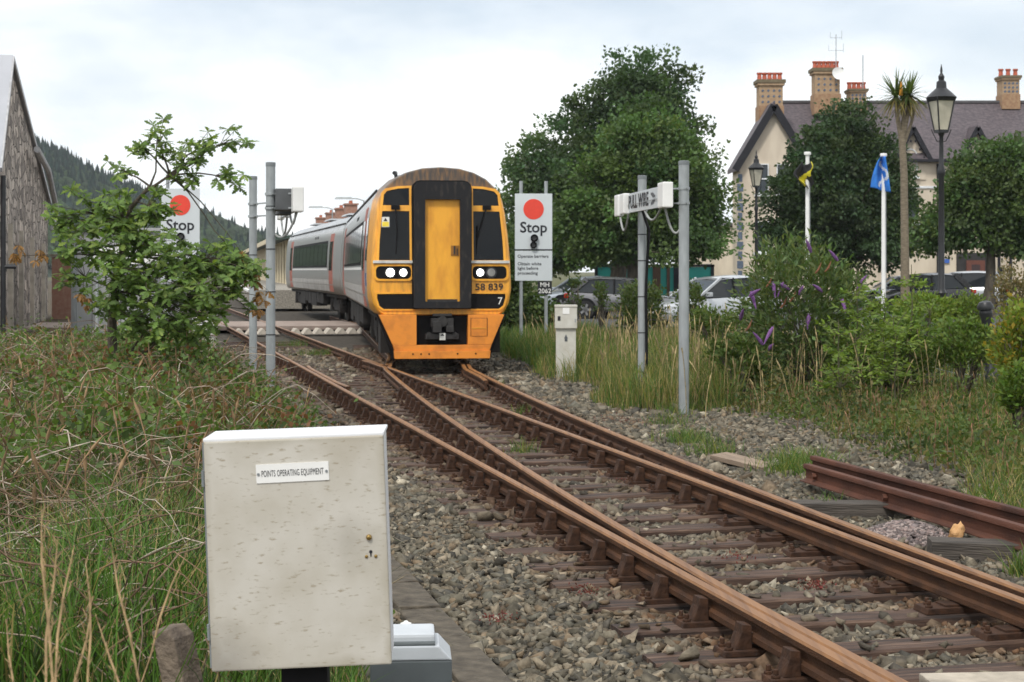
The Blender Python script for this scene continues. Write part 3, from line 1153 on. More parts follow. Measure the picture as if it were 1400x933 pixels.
    for xr, zr in rows:
        for k in range(C + 1):
            u = -xr + 2 * xr * k / C
            V.append((u, rake(zr) + .055 * u * u, zr))
    for j in range(len(rows) - 1):
        for k in range(C):
            a = j * (C + 1) + k
            Fc.append((a, a + 1, a + C + 2, a + C + 1))
    # crown and foot
    top = last[h - 1]
    V.append((0, rake(top[2]), top[2]))
    ti = len(V) - 1
    for k in range(C):
        a = (len(rows) - 1) * (C + 1) + k
        Fc.append((a, a + 1, ti))
    cabm.add(V, Fc)
    bm_me = cabm.mesh('cab_front', M_cab, smooth=True)
    link('cab_front', bm_me, root)
    # edge trim where grey flank meets yellow
    # gangway: black surround, inner reveal, yellow door
    gz0, gz1, gu = 1.05, 3.40, .53
    g = MB()
    outer = rrect(-gu, gu, gz0, gz1, .02, 3, tl=.13, tr=.13)
    inner = rrect(-.325, .325, 1.17, 3.07, .02, 3)
    n = len(outer)
    off = .20
    vs = [(u, .16 - .36 - .0, z) for u, z in outer] + [(u * 1.0, -.20, z) for u, z in inner] + [(u, .30, z) for u, z in outer] + [(u, -.06, z) for u, z in inner]
    fs = []
    for i in range(n):
        j = (i + 1) % n
        fs += [(i, j, n + j, n + i), (i, 2 * n + i, 2 * n + j, j), (n + i, n + j, 3 * n + j, 3 * n + i)]
    g.add(vs, fs)
    gw = g.build('gangway_surround', M_dirtblack, root, bevel=.0)
    lip = MB()
    o2 = rrect(-gu - .03, gu + .03, gz0 - .02, gz1 + .03, .03, 3, tl=.15, tr=.15)
    vs = [(u, -.03, z) for u, z in o2] + [(u, -.03, z) for u, z in outer] + [(u, .3, z) for u, z in o2]
    fs = []
    for i in range(n):
        j = (i + 1) % n
        fs += [(i, j, n + j, n + i), (i, 2 * n + i, 2 * n + j, j)]
    lip.add(vs, fs)
    lip.build('gangway_seal', M_black, root)
    dr = MB().box((0, -.085, 2.12), (.66, .04, 1.92)).build('gangway_door', M_yellow, root, bevel=.006)
    hd = MB().box((.235, -.110, 2.12), (.15, .012, .19)).build('handle_recess', mat('dark_amber_recess', (0.30, 0.13, 0.02), rough=.5), dr)
    hd.parent = dr
    MB().box((.225, -.122, 2.13), (.03, .02, .15)).box((.275, -.122, 2.10), (.018, .016, .12)).build('handle', M_steel, dr)
    MB().box((0, -.108, 1.19), (.56, .012, .05)).build('kick_plate', M_steel, dr)
    # windscreens
    for s in (-1, 1):
        def mp_(poly):
            return [(s * u, z) for u, z in (poly if s > 0 else poly[::-1])]
        o_ = [(.555, 1.90), (1.22, 1.90), (1.205, 2.3), (1.15, 2.85), (1.12, 3.20), (1.05, 3.285), (.80, 3.33), (.555, 3.34)]
        i_ = [(.60, 1.94), (1.17, 1.94), (1.155, 2.3), (1.105, 2.85), (1.07, 3.17), (1.01, 3.24), (.80, 3.285), (.60, 3.295)]
        face_ring('windscreen_frame', mp_(o_), mp_(i_), .035, M_yellow, root)
        face_panel('windscreen', mp_([(.60, 1.94), (1.17, 1.94), (1.155, 2.3), (1.125, 2.86), (.60, 2.86)]), .012, M_glass, root)
        face_panel('top_pane', mp_([(.60, 2.97), (1.10, 2.97), (1.07, 3.17), (1.01, 3.24), (.80, 3.285), (.60, 3.295)]), .012, M_glass, root)
        face_panel('glazing_bar', mp_([(.60, 2.86), (1.125, 2.86), (1.11, 2.97), (.60, 2.97)]), .03, M_yellow, root)
        face_panel('sill', mp_([(.55, 1.885), (1.28, 1.885), (1.28, 1.935), (.55, 1.935)]), .06, mat('pale_sill', (0.55, 0.55, 0.52), rough=.5), root)
        wp = MB()
        p0, p1 = face_pt(s * .86, 2.95, .06), face_pt(s * .86 - .18 * (1 if s > 0 else -.2), 2.35, .045)
        wp.bar(p0, p1, .025, .02, up=(0, -1, 0))
        wp.bar(p1 + Vector((0, 0, .25)), p1 + Vector((-.03, 0, -.3)), .018, .02, up=(0, -1, 0))
        wp.box(face_pt(s * .86, 2.93, .06), (.16, .05, .08))
        wp.build('wiper', M_black, root)
        # light cluster
        face_ring('light_surround', mp_(rrect(.535, 1.265, 1.555, 1.865, .09)), mp_(rrect(.575, 1.225, 1.59, 1.83, .08)), .03, M_yellow, root)
        lp = face_panel('light_panel', mp_(rrect(.575, 1.225, 1.59, 1.83, .08)), .014, M_black, root)
        for u, r_, lit in ((.96, .088, True), (.72, .075, True)) if s < 0 else ((.72, .075, True), (.93, .088, False)):
            c = face_pt(s * u, 1.71, .02)
            lm = MB().cyl(c, c + Vector((0, -.03, 0)), r_, r_ * .8, n=20)
            lm.build('headlamp' if lit else 'tail_lamp', M_lamp if lit else M_lens, lp)
            rg = MB().cyl(c + Vector((0, .015, 0)), c + Vector((0, -.018, 0)), r_ + .02, n=20)
            rg.build('lamp_bezel', M_blackm, lp)
        # lower dark panel
        face_panel('lower_panel', mp_([(.53, 1.03), (1.08, 1.03), (1.16, 1.09), (1.205, 1.24), (1.20, 1.31), (.53, 1.315)]), .008, M_black, root)
        face_ring('panel_lip', mp_([(.53, 1.0), (1.10, 1.0), (1.19, 1.07), (1.245, 1.24), (1.235, 1.345), (.53, 1.35)]), mp_([(.53, 1.03), (1.08, 1.03), (1.16, 1.09), (1.205, 1.24), (1.20, 1.31), (.53, 1.315)]), .025, M_yellow, root)
    # warning label on the left glass, triangle on it
    wl_o = face_panel('warning_label', [(-1.115, 2.56), (-.97, 2.56), (-.97, 2.75), (-1.115, 2.75)], .018, mat('white_label', (.7, .7, .66), rough=.5), root)
    face_panel('warning_band', [(-1.105, 2.57), (-.98, 2.57), (-.98, 2.66), (-1.105, 2.66)], .020, M_warn, wl_o, .01)
    face_panel('warning_triangle', [(-1.08, 2.67), (-1.005, 2.67), (-1.0425, 2.735)], .020, M_ink, wl_o, .01)
    # skirt in orange, trapezoid, with coupler cut-out
    sk = MB()
    yf, th = -.10, .10
    def sk_part(poly, y0=-.12, y1=.12):
        sk.prism(poly, 'y', y0, y1)
    sk_part([(-1.18, .925), (-.48, .925), (-.48, .36), (-.92, .36)])
    sk_part([(.48, .925), (1.16, .925), (.92, .36), (.48, .36)])
    sk_part([(-.92, .36), (.92, .36), (.885, .255), (-.885, .255)])
    sk.prism([(-.90, .255), (.90, .255), (.885, .11), (-.885, .11)], 'y', -.155, .10)
    sko = sk.build('skirt', M_orange, root, bevel=.008)
    MB().box((.685, -.124, .69), (.29, .012, .33)).build('access_flap', M_orange, sko, bevel=.004)
    hb = MB()
    for a, b in (((.535, .525), (.835, .535)), ((.535, .855), (.835, .865)), ((.525, .525), (.537, .865)), ((.833, .525), (.845, .865))):
        hb.box(((a[0] + b[0]) / 2, -.1235, (a[1] + b[1]) / 2), (abs(b[0] - a[0]), .006, abs(b[1] - a[1])))
    hb.build('flap_gap', mat('dark_orange_gap', (.20, .06, .01), rough=.7), sko)
    MB().box((.685, -.133, .675), (.28, .008, .022)).build('flap_handle', M_yellow, sko)
    for u in (-.55, -.40, -.25, .28, .62):
        MB().cyl((u, -.156, .20), (u, -.162, .20), .016, n=8).build('bolt', M_black, sko)
    # black backing, side plates and coupler
    MB().box((0, .30, .64), (1.1, .4, .62)).build('coupler_pocket', M_black, root)
    cp = MB()
    cp.box((0, .02, .78), (.42, .30, .16)).box((-.10, -.10, .70), (.16, .22, .20)).box((.14, -.06, .66), (.14, .2, .12)).cyl((0, -.16, .80), (0, .1, .80), .10, n=14)
    cp.box((0, -.03, .52), (.62, .16, .10)).cyl((-.24, -.12, .55), (-.24, .1, .55), .05, n=10).cyl((.24, -.12, .55), (.24, .1, .55), .05, n=10)
    cp.box((0, -.06, .92), (.36, .16, .05))
    cpo = cp.build('coupler', M_steel, root, bevel=.008)
    MB().box((0, -.125, .52), (.11, .01, .13)).build('coupler_label', mat('white_label', (.7, .7, .66)), cpo)
    MB().prism([(-.04, .535), (.04, .535), (0, .575)], 'y', -.134, -.1302).build('coupler_label_mark', M_ink, cpo)
    for s in (-1, 1):
        MB().prism([(s * 1.22, .93), (s * 1.02, .93), (s * .78, .10), (s * .90, .06)], 'y', .14, .34).build('lifeguard', M_black, root)
        MB().box((s * .98, .75, .55), (.30, .9, .7)).build('end_equipment_box', M_under, root)
    # number: the first digit is nearly worn off
    M_num = mat('worn_number', (0.030, 0.026, 0.025), rough=.6)
    t = text_obj('number', '58 839', .178, M_num, root, face_pt(.895, 1.435, .012), (math.pi / 2, 0, .098), sx=1.10, bold=.002)
    t2 = text_obj('unit_digit', '7', .19, M_whiteink, root, face_pt(1.10, 1.17, .015), (math.pi / 2, 0, .12), bold=.001)
    return root


TR1 = (-1.31, 30.05, 0)
railcar('railcar', 'yellow ended leading railcar with black gangway and lit headlamps', TR1, math.radians(7.4), True)
railcar('railcar', 'grey trailing railcar with coral doors and long window band', (-1.31 - 23.15 * math.sin(math.radians(7.4)), 30.05 + 23.15 * math.cos(math.radians(7.4)), 0), math.radians(12.6), False)

# ------------------------------------------------------------------ trackside equipment
def steel_pole(name, label, base, top_z, r=.066, bands=(), group='galvanised poles carrying the pull wire signs'):
    root = tag(empty(name, base), label, 'pole', group)
    h = top_z - base[2]
    MB().cyl((0, 0, -.25), (0, 0, h - .05), r, n=20).build('shaft', M_galv, root, smooth=True)
    MB().lathe([(r + .004, h - .06), (r + .004, h - .005), (r - .012, h)], n=20).build('cap', M_galvd, root, smooth=True)
    for z in bands:
        MB().lathe([(r + .001, z - base[2] - .008), (r + .005, z - base[2] - .008), (r + .005, z - base[2] + .008), (r + .001, z - base[2] + .008)], n=16).build('strap', M_strap, root, smooth=True)
    return root


p = at(878, 555, 24.6)
P1 = Vector((p.x, p.y, gz(p.x, p.y)))
steel_pole('steel_pole', 'galvanised pole with black cable strapped to it behind the pull wire sign', P1, at(878, 240, 24.6).z, bands=(.2, .8, 1.35, 1.9, 2.3))
p = at(935, 565, 22.0)
P2 = Vector((p.x, p.y, gz(p.x, p.y)))
steel_pole('steel_pole', 'thicker galvanised pole clamped to the end of the pull wire sign', P2, at(935, 220, 22.0).z, r=.071, bands=())
p = at(370, 520, 22.6)
P3 = Vector((p.x, p.y, gz(p.x, p.y)))
steel_pole('steel_pole', 'galvanised pole carrying a wired sign back between sapling and train', P3, at(370, 222, 22.6).z, bands=(.85, 1.45, 2.05, 2.65))
p = at(346, 520, 26.0)
P4 = Vector((p.x, p.y, gz(p.x, p.y)))
steel_pole('steel_pole', 'slimmer galvanised pole with thin clamps beside browning sapling leaves', P4, at(345, 241, 26.0).z, r=.064, bands=(2.0,))


def pull_sign(label, near, far, h, side, lettering, pole_near, pole_far):
    """long narrow sign between two poles, a box at each end; local x runs from far to near end, local -y is the printed side"""
    d = Vector(near) - Vector(far)
    d.z = 0
    L = d.length
    rz = math.atan2(d.y, d.x)
    mid = (Vector(near) + Vector(far)) / 2
    root = tag(empty('pull_wire_sign', mid, rz), label, 'sign')
    f = -1.0 if side < 0 else 1.0
    MB().box((0, 0, 0), (L, .035, h)).build('panel', M_signw, root, bevel=.004)
    MB().box((L / 2 - .02, 0, .01), (.34, .15, h + .06)).build('end_box', M_white, root, bevel=.02)
    MB().box((-L / 2 + .02, 0, .0), (.30, .10, h + .05)).build('end_box', M_white, root, bevel=.02)
    MB().box((-L / 2 + .75, f * .05, .0), (.30, .10, h + .02)).build('junction_box', M_white, root, bevel=.015)
    MB().bar((-L / 2 + .3, f * .03, -.03), (L / 2 - .2, f * .03, -.02), .006, .008).build('tension_wire', M_galv, root)
    if lettering:
        # read from the camera: local x direction as seen
        text_obj('lettering', 'PULL WIRE', h * .95, M_ink, root, (-.08, f * .0205, .0), (math.pi / 2, 0, 0 if f < 0 else math.pi), sx=1.05, bold=.006, space=1.06)
        ch = MB()
        for s_ in (0, 1):
            x0 = L / 2 - .62 - s_ * .1
            ch.bar((x0 - .15, f * .021, h * .26), (x0 + .02, f * .021, 0.02), .004, .035, up=(0, 0, 1))
            ch.bar((x0 - .15, f * .021, -h * .26), (x0 + .02, f * .021, -0.02), .004, .035, up=(0, 0, 1))
        ch.build('chevron', M_grey_ink, root)
    inv = Matrix.Rotation(-rz, 4, 'Z') @ Matrix.Translation(-mid)
    for pl, x0 in ((pole_near, L / 2 - .1), (pole_far, -L / 2 + .5)):
        q = inv @ Vector((pl.x, pl.y, mid.z))
        br = MB()
        for dz in (-.10, .10):
            br.bar((x0, 0, dz), (q.x, q.y, dz), .03, .022)
            br.lathe([(.070, dz - .018), (.082, dz - .018), (.082, dz + .018), (.070, dz + .018)], (q.x, q.y, 0), n=16, caps=False)
            br.bar((q.x - .13, q.y + .02, dz), (q.x + .13, q.y + .02, dz), .012, .012)
        br.build('bracket', M_galv, root)
    if not lettering:
        MB().box((L / 2 - .45, -.17, .02), (.55, .24, .30)).build('equipment_case', mat('dark_equipment_grey', (.09, .095, .10), rough=.6), root, bevel=.01)
        MB().box((L / 2 - 1.1, -.13, -.06), (.5, .2, .22)).build('equipment_case', mat('dark_equipment_grey', (.09, .095, .10), rough=.6), root, bevel=.01)
    M_cond = mat('grey_flexible_conduit', (.30, .31, .30), rough=.6)
    def hang(a, b, sag, m=M_cond, r=.016):
        a, b = Vector(a), Vector(b)
        pts = [a.lerp(b, i / 10) + Vector((0, 0, -sag * 4 * (i / 10) * (1 - i / 10))) for i in range(11)]
        MB().tube(pts, r, n=8).build('conduit', m, root, smooth=True)
    hang((-L / 2 + .1, 0, -h / 2), (-L / 2 + .95, f * .03, -h / 2), .26)
    hang((L / 2 - 1.4, 0, -h / 2), (L / 2 - .3, 0, -h / 2), .16)
    q = inv @ Vector((pole_near.x, pole_near.y, mid.z))
    hang((L / 2 - .05, 0, -h / 2), (q.x, q.y + .05 * f, -.45), .18)
    return root


nearR = at(910, 268, 22.0)
farR = at(846, 279, 25.4)
farR.z = nearR.z
pull_sign('white PULL WIRE sign with boxed ends held by two galvanised poles', nearR, farR, .29, -1, True, P2, P1)
nearL = at(407, 274, 22.3)
farL = at(384, 279, 25.6)
farL.z = nearL.z
pull_sign('sign seen from the back with looping grey conduits behind the left poles', nearL, farL, .29, 1, False, P3, P4)
# black cable down the pole, from sign to ground
cb = [P1 + Vector((-.02, -.075, 2.75 - P1.z)), P1 + Vector((.02, -.08, 2.6 - P1.z)), P1 + Vector((.10, -.085, 2.35 - P1.z)), P1 + Vector((.07, -.082, 1.9 - P1.z)), P1 + Vector((.05, -.08, 1.4 - P1.z)),
      P1 + Vector((.06, -.08, .8 - P1.z)), P1 + Vector((.06, -.08, .3 - P1.z)), P1 + Vector((.02, -.09, .12 - P1.z)), P1 + Vector((-.06, -.12, -.01))]
tag(MB().tube(cb, .022, n=8).build('cable', M_black, smooth=True), 'thick black cable running down the pole under the PULL WIRE sign', 'cable')


def stop_board(label, cx, ytop, Y, w_px, up_px, low_px, disc_px, extra, ground):
    s = F / Y
    c = at(cx, ytop, Y)
    root = tag(empty('stop_board', (c.x, c.y, ground)), label, 'sign', 'stop boards on either side of the track')
    W, H1, H2 = w_px / s, up_px / s, low_px / s
    zt = c.z - ground
    zm = zt - H1
    for sx in (-.335, .335):
        MB().cyl((sx * W, .05, -.2), (sx * W, .05, zt + .32), .045, n=14).build('post', M_galv, root, smooth=True)
    MB().box((0, 0, zt - H1 / 2), (W, .022, H1)).build('upper_plate', M_signw, root, bevel=.003)
    MB().box((0, 0, zm - .03 - H2 / 2), (W, .022, H2 - .02)).build('lower_plate', M_signw, root, bevel=.003)
    MB().box((0, -.003, zm - .015), (W + .004, .02, .03)).build('dividing_strip', M_ink, root)
    MB().cyl((0, -.012, zt - .245 * H1 - .05), (0, -.017, zt - .245 * H1 - .05), disc_px / 2 / s, n=40).build('red_disc', M_red, root)
    text_obj('lettering', 'Stop', W * .40, M_ink, root, (0, -.0135, zt - H1 * .615), bold=.007)
    for dz, rr in ((.80, .085), (.925, .075)):
        z = zt - H1 * dz
        lm = MB().lathe([(rr + .012, 0), (rr + .012, .09), (rr, .09), (rr, .01)], n=20, caps=False).cyl((0, 0, .005), (0, 0, .012), rr + .01, n=20)
        o = lm.build('signal_lamp', M_black, root, (.02 if dz < .9 else 0, -.012, z), (math.pi / 2, 0, 0))
        MB().cyl((0, 0, .015), (0, 0, .03), rr * .7, n=16).build('lens', M_lens if False else mat('dark_lens', (.05, .05, .05), rough=.15), o)
    for i, tx in enumerate(('Operate barriers', 'Obtain white', 'light before', 'proceeding')):
        dz = (.20, .45, .60, .76)[i]
        text_obj('lettering', tx, W * .118, M_ink, root, (-W * .43, -.0135, zm - .03 - (H2 - .02) * dz), align='LEFT', bold=.0012, sx=1.02)
    if extra:
        pl = MB().box((.30 * W, -.01, zm - H2 - .20), (.38 * W, .02, .34)).build('number_plate', M_blackm, root)
        text_obj('lettering', 'MH', .165, M_whiteink, root, (.30 * W, -.0215, zm - H2 - .125), bold=.002)
        text_obj('lettering', '2062', .165, M_whiteink, root, (.30 * W, -.0215, zm - H2 - .285), bold=.002)
    return root


stop_board('stop board with black MH 2062 plate standing in grass right of the train', 729.5, 265, 41.0, 51, 76, 42, 28, True, -.1)
stop_board('stop board partly hidden by the leaves of the sapling', 246.5, 258, 41.0, 53, 82, 44, 28, False, .05)

# notice board with black border, mostly hidden by the sapling
nb = at(173, 349, 43)
rt = tag(empty('notice_board', (nb.x, nb.y, .0)), 'white notice board with black border behind the sapling', 'sign')
MB().box((0, 0, nb.z), (2.05, .03, .56)).build('border', M_ink, rt)
MB().box((0, -.018, nb.z), (1.95, .012, .48)).build('panel', M_white, rt)
text_obj('lettering', 'R', .27, M_ink, rt, (-.84, -.0255, nb.z + .08), bold=.006)
text_obj('lettering', 'gr', .20, M_ink, rt, (-.83, -.0255, nb.z - .14), bold=.003)
text_obj('lettering', 'T', .27, M_ink, rt, (.22, -.0255, nb.z + .08), bold=.006)
for sx in (-.8, .8):
    MB().cyl((sx, .06, -.2), (sx, .06, nb.z + .3), .05, n=10).build('post', M_galv, rt)


def small_cabinet(label, px, top, bottom, Y, wpx):
    s = F / Y
    c = at(px, bottom, Y)
    root = tag(empty('lineside_cabinet', (c.x, c.y, c.z)), label, 'cabinet', 'slim white lineside cabinets')
    W, H = wpx / s, (bottom - top) / s
    Mw = mat('aged_white_cabinet', (.58, .57, .52), rough=.5, col2=(.46, .44, .38), scale=5)
    MB().box((0, 0, H * .34), (W * .9, .26, H * .72)).build('pedestal', Mw, root, bevel=.01)
    hd = MB().box((0, -.015, H * .83), (W, .32, H * .30)).build('head', Mw, root, bevel=.012)
    MB().box((0, -.015, H * .985), (W * 1.03, .34, H * .03)).build('lid', Mw, root, bevel=.006)
    MB().box((-W * .32, -.180, H * .82), (.05, .012, .075)).build('lock', M_ink, root)
    MB().box((0, -.178, H * .92), (.12, .006, .11)).build('label_plate', M_white, root)
    tk = MB().prism([(-.035, H * .545), (.035, H * .545), (0, H * .60)], 'y', -.136, -.1315)
    tk.box((0, -.134, H * .525), (.05, .006, .05))
    tk.build('warning_mark', M_grey_ink, root)
    MB().box((W * .42, -.178, H * .79), (.02, .012, .06)).build('hinge', M_galv, root)
    return root


small_cabinet('slim white lineside cabinet standing in straw grass before the stop board', 773.5, 417, 517, 29.0, 30)
small_cabinet('slim white lineside cabinet half hidden by brambles under the sapling', 281, 434, 508, 28.5, 29)

# grey relay kiosk behind the sapling
k0 = at(97, 440, 47)
rk = tag(empty('relay_kiosk', (k0.x, 47, -.1)), 'light grey panelled relay kiosk behind the sapling and notice board', 'kiosk')
M_kiosk = mat('light_grey_panel', (.36, .37, .37), rough=.5, var=.1, scale=1)
MB().box((1.45, 1.2, 1.5), (2.9, 2.4, 3.0)).build('body', M_kiosk, rk, bevel=.01)
MB().box((1.45, 1.2, 3.04), (3.1, 2.6, .09)).build('roof', M_kiosk, rk, bevel=.01)
sm = MB()
for x in (.62, 1.45, 2.25):
    sm.box((x, -.006, 1.45), (.02, .016, 2.8))
sm.box((1.45, -.004, 2.45), (2.86, .014, .025))
sm.build('panel_seam', mat('grey_seam', (.16, .165, .165), rough=.6), rk)
MB().box((.12, -.03, 1.4), (.09, .06, 2.7)).build('corner_post', M_galv, rk)

# ------------------------------------------------------------------ the points cabinet in the foreground
cw, chh, cdp = .560, .715, .215
def cabinet_material():
    m, n, l, bs = new_mat('streaked_cream_cabinet')
    tc = n.new('ShaderNodeTexCoord')
    mp = n.new('ShaderNodeMapping')
    mp.inputs['Scale'].default_value = (1.0, 1.0, 3.4)
    l.new(tc.outputs['Object'], mp.inputs['Vector'])
    n1 = n.new('ShaderNodeTexNoise')
    n1.inputs['Scale'].default_value = 34
    n1.inputs['Detail'].default_value = 3
    n1.inputs['Roughness'].default_value = .55
    l.new(mp.outputs[0], n1.inputs['Vector'])
    r1 = n.new('ShaderNodeValToRGB')
    r1.color_ramp.elements[0].position, r1.color_ramp.elements[0].color = .30, (1, 1, 1, 1)
    r1.color_ramp.elements[1].position, r1.color_ramp.elements[1].color = .40, (0, 0, 0, 1)
    l.new(n1.outputs['Fac'], r1.inputs[0])
    n2 = n.new('ShaderNodeTexNoise')
    n2.inputs['Scale'].default_value = 5.5
    n2.inputs['Detail'].default_value = 6
    l.new(tc.outputs['Object'], n2.inputs['Vector'])
    r2 = n.new('ShaderNodeValToRGB')
    r2.color_ramp.elements[0].position, r2.color_ramp.elements[0].color = .34, (.45, .42, .355, 1)
    r2.color_ramp.elements[1].position, r2.color_ramp.elements[1].color = .60, (.53, .505, .45, 1)
    l.new(n2.outputs['Fac'], r2.inputs[0])
    mx = n.new('ShaderNodeMixRGB')
    l.new(r1.outputs[0], mx.inputs[0])
    l.new(r2.outputs[0], mx.inputs[1])
    mx.inputs[2].default_value = (.345, .305, .235, 1)
    # algae and rust gather along the rim
    sp = n.new('ShaderNodeSeparateXYZ')
    l.new(tc.outputs['Generated'], sp.inputs[0])
    def edge(sock):
        a = n.new('ShaderNodeMath'); a.operation = 'SUBTRACT'; a.inputs[1].default_value = .5
        l.new(sp.outputs[sock], a.inputs[0])
        b = n.new('ShaderNodeMath'); b.operation = 'ABSOLUTE'
        l.new(a.outputs[0], b.inputs[0])
        return b
    ex, ez = edge('X'), edge('Z')
    mxm = n.new('ShaderNodeMath'); mxm.operation = 'MAXIMUM'
    l.new(ex.outputs[0], mxm.inputs[0]); l.new(ez.outputs[0], mxm.inputs[1])
    n3 = n.new('ShaderNodeTexNoise')
    n3.inputs['Scale'].default_value = 11
    n3.inputs['Detail'].default_value = 6
    l.new(tc.outputs['Object'], n3.inputs['Vector'])
    ma = n.new('ShaderNodeMath'); ma.operation = 'MULTIPLY_ADD'; ma.inputs[1].default_value = .16
    l.new(n3.outputs['Fac'], ma.inputs[0]); l.new(mxm.outputs[0], ma.inputs[2])
    mr = n.new('ShaderNodeMapRange')
    mr.inputs[1].default_value = .54; mr.inputs[2].default_value = .62; mr.inputs[4].default_value = .75
    l.new(ma.outputs[0], mr.inputs[0])
    mx2 = n.new('ShaderNodeMixRGB')
    l.new(mr.outputs[0], mx2.inputs[0])
    l.new(mx.outputs[0], mx2.inputs[1])
    mx2.inputs[2].default_value = (.30, .265, .19, 1)
    # hand grease beside the knob and splashed mud in the lower corner
    prev = mx2.outputs[0]
    for (cx_, cz_, rad_, colr, amt) in ((.165, .385, .11, (.26, .235, .19, 1), .42), (-.25, .02, .16, (.20, .185, .165, 1), .6), (.20, .70, .14, (.30, .25, .17, 1), .35)):
        sb_ = n.new('ShaderNodeVectorMath'); sb_.operation = 'DISTANCE'
        l.new(tc.outputs['Object'], sb_.inputs[0])
        sb_.inputs[1].default_value = (cx_, -.009, cz_)
        ad_ = n.new('ShaderNodeMath'); ad_.operation = 'MULTIPLY_ADD'; ad_.inputs[1].default_value = .10
        l.new(n3.outputs['Fac'], ad_.inputs[0]); l.new(sb_.outputs['Value'], ad_.inputs[2])
        mr_ = n.new('ShaderNodeMapRange')
        mr_.inputs[1].default_value = .05; mr_.inputs[2].default_value = rad_ + .05
        mr_.inputs[3].default_value = amt; mr_.inputs[4].default_value = 0
        l.new(ad_.outputs[0], mr_.inputs[0])
        q_ = n.new('ShaderNodeMixRGB')
        l.new(mr_.outputs[0], q_.inputs[0]); l.new(prev, q_.inputs[1]); q_.inputs[2].default_value = colr
        prev = q_.outputs[0]
    l.new(prev, bs.inputs['Base Color'])
    bs.inputs['Roughness'].default_value = .5
    return m


M_cabn = cabinet_material()
M_cabtop = mat('white_gel_coat', (.72, .73, .75), rough=.4, var=.08, scale=8)
cb = at(413, 912, 5.03)
rc = tag(empty('points_cabinet', (cb.x, 5.03, cb.z)), 'cream cabinet labelled POINTS OPERATING EQUIPMENT on a dark post', 'cabinet')
rc.rotation_euler = (0, math.radians(-2.1), math.radians(1.6))
MB().box((0, cdp / 2 + .018, chh / 2), (cw - .006, cdp, chh)).build('body', M_cabtop, rc, bevel=.006)
MB().box((0, .003, chh / 2 - .001), (cw, .024, chh + .002)).build('door', M_cabn, rc, bevel=.005)
MB().box((0, cdp / 2 + .01, chh + .004), (cw + .004, cdp + .03, .012)).build('top', M_cabtop, rc, bevel=.004)
for hz_q in (.12, .60):
    MB().cyl((-cw / 2 - .006, .004, hz_q - .025), (-cw / 2 - .006, .004, hz_q + .025), .006, n=8).build('hinge', M_galvd, rc)
MB().box((-cw / 2 - .004, .02, chh / 2), (.008, .012, chh - .01)).build('hinge_strip', M_galvd, rc)
lp = MB().box((.000, -.0105, chh - .105), (.226, .003, .058)).build('label_plate', M_white, rc, (0, 0, 0), (0, math.radians(-.6), 0))
text_obj('lettering', 'POINTS OPERATING EQUIPMENT', .0285, M_ink, lp, (0, -.0125, chh - .106), sx=.43, bold=.0, space=1.07, depth=.0005)
for sx in (-.106, .106):
    MB().cyl((sx, -.012, chh - .106), (sx, -.0145, chh - .106), .0045, n=10).build('screw', M_galvd, lp)
M_brass = mat('tarnished_brass', (.34, .23, .08), rough=.4, metal=.8)
MB().lathe([(.009, 0), (.009, .006), (.006, .010), (.003, .011)], n=14).build('knob', M_brass, rc, (.224, -.009, .398), (math.pi / 2, 0, 0), smooth=True)
MB().cyl((.228, -.009, .352), (.228, -.0102, .352), .0055, n=12).prism([(.2255, .350), (.2305, .350), (.2295, .337), (.2265, .337)], 'y', -.009, -.0102).build('keyhole', M_ink, rc)
for sx in (.214, .243):
    MB().lathe([(.0055, 0), (.005, .003), (.002, .004)], n=10).build('rivet', M_brass, rc, (sx, -.009, .338), (math.pi / 2, 0, 0))
MB().box((0, .10, -.45), (.145, .10, .92)).build('post', M_black, rc, bevel=.006)

# grey junction box low behind the cabinet
jb = at(562, 868, 6.0)
jr = tag(empty('junction_box', (jb.x, 6.0, gz(jb.x, 6.0)), math.radians(4)), 'small grey junction box with hinged lid beside the cable trough', 'junction box')
jh = jb.z - gz(jb.x, 6.0)
M_jb = mat('blue_grey_plastic', (.50, .53, .56), rough=.4, var=.08, scale=8)
M_jbd = mat('dark_grey_plastic', (.10, .115, .12), rough=.5)
MB().box((0, .10, jh * .42), (.305, .22, jh * .84)).build('body', M_jbd, jr, bevel=.008)
MB().prism([(-.1525, jh * .84), (.1525, jh * .84), (.105, jh * .93), (-.105, jh * .93)], 'y', -.012, .212).build('shoulder', M_jb, jr, bevel=.006)
MB().box((-.01, .10, jh * .965), (.20, .19, jh * .07)).build('lid', M_jb, jr, bevel=.012)
MB().cyl((-.09, .003, jh * .94), (.09, .003, jh * .94), .010, n=10).build('hinge', M_jbd, jr)

# leaning concrete stump at the left
st = tag(empty('concrete_post', (at(290, 933, 5.2).x, 5.2, -.03)), 'old leaning concrete fence post stub in the long grass', 'post')
st.rotation_euler = (math.radians(2), math.radians(-13), math.radians(-24))
cp_ = MB().prism([(-.046, -.2), (.046, -.2), (.040, .60), (.018, .635), (-.040, .64)], 'y', -.055, .055)
cp_.build('shaft', mat('brown_stained_concrete', (.22, .175, .13), rough=.95, col2=(.09, .07, .055), scale=12, bump=.7, bscale=50), st, bevel=.006)

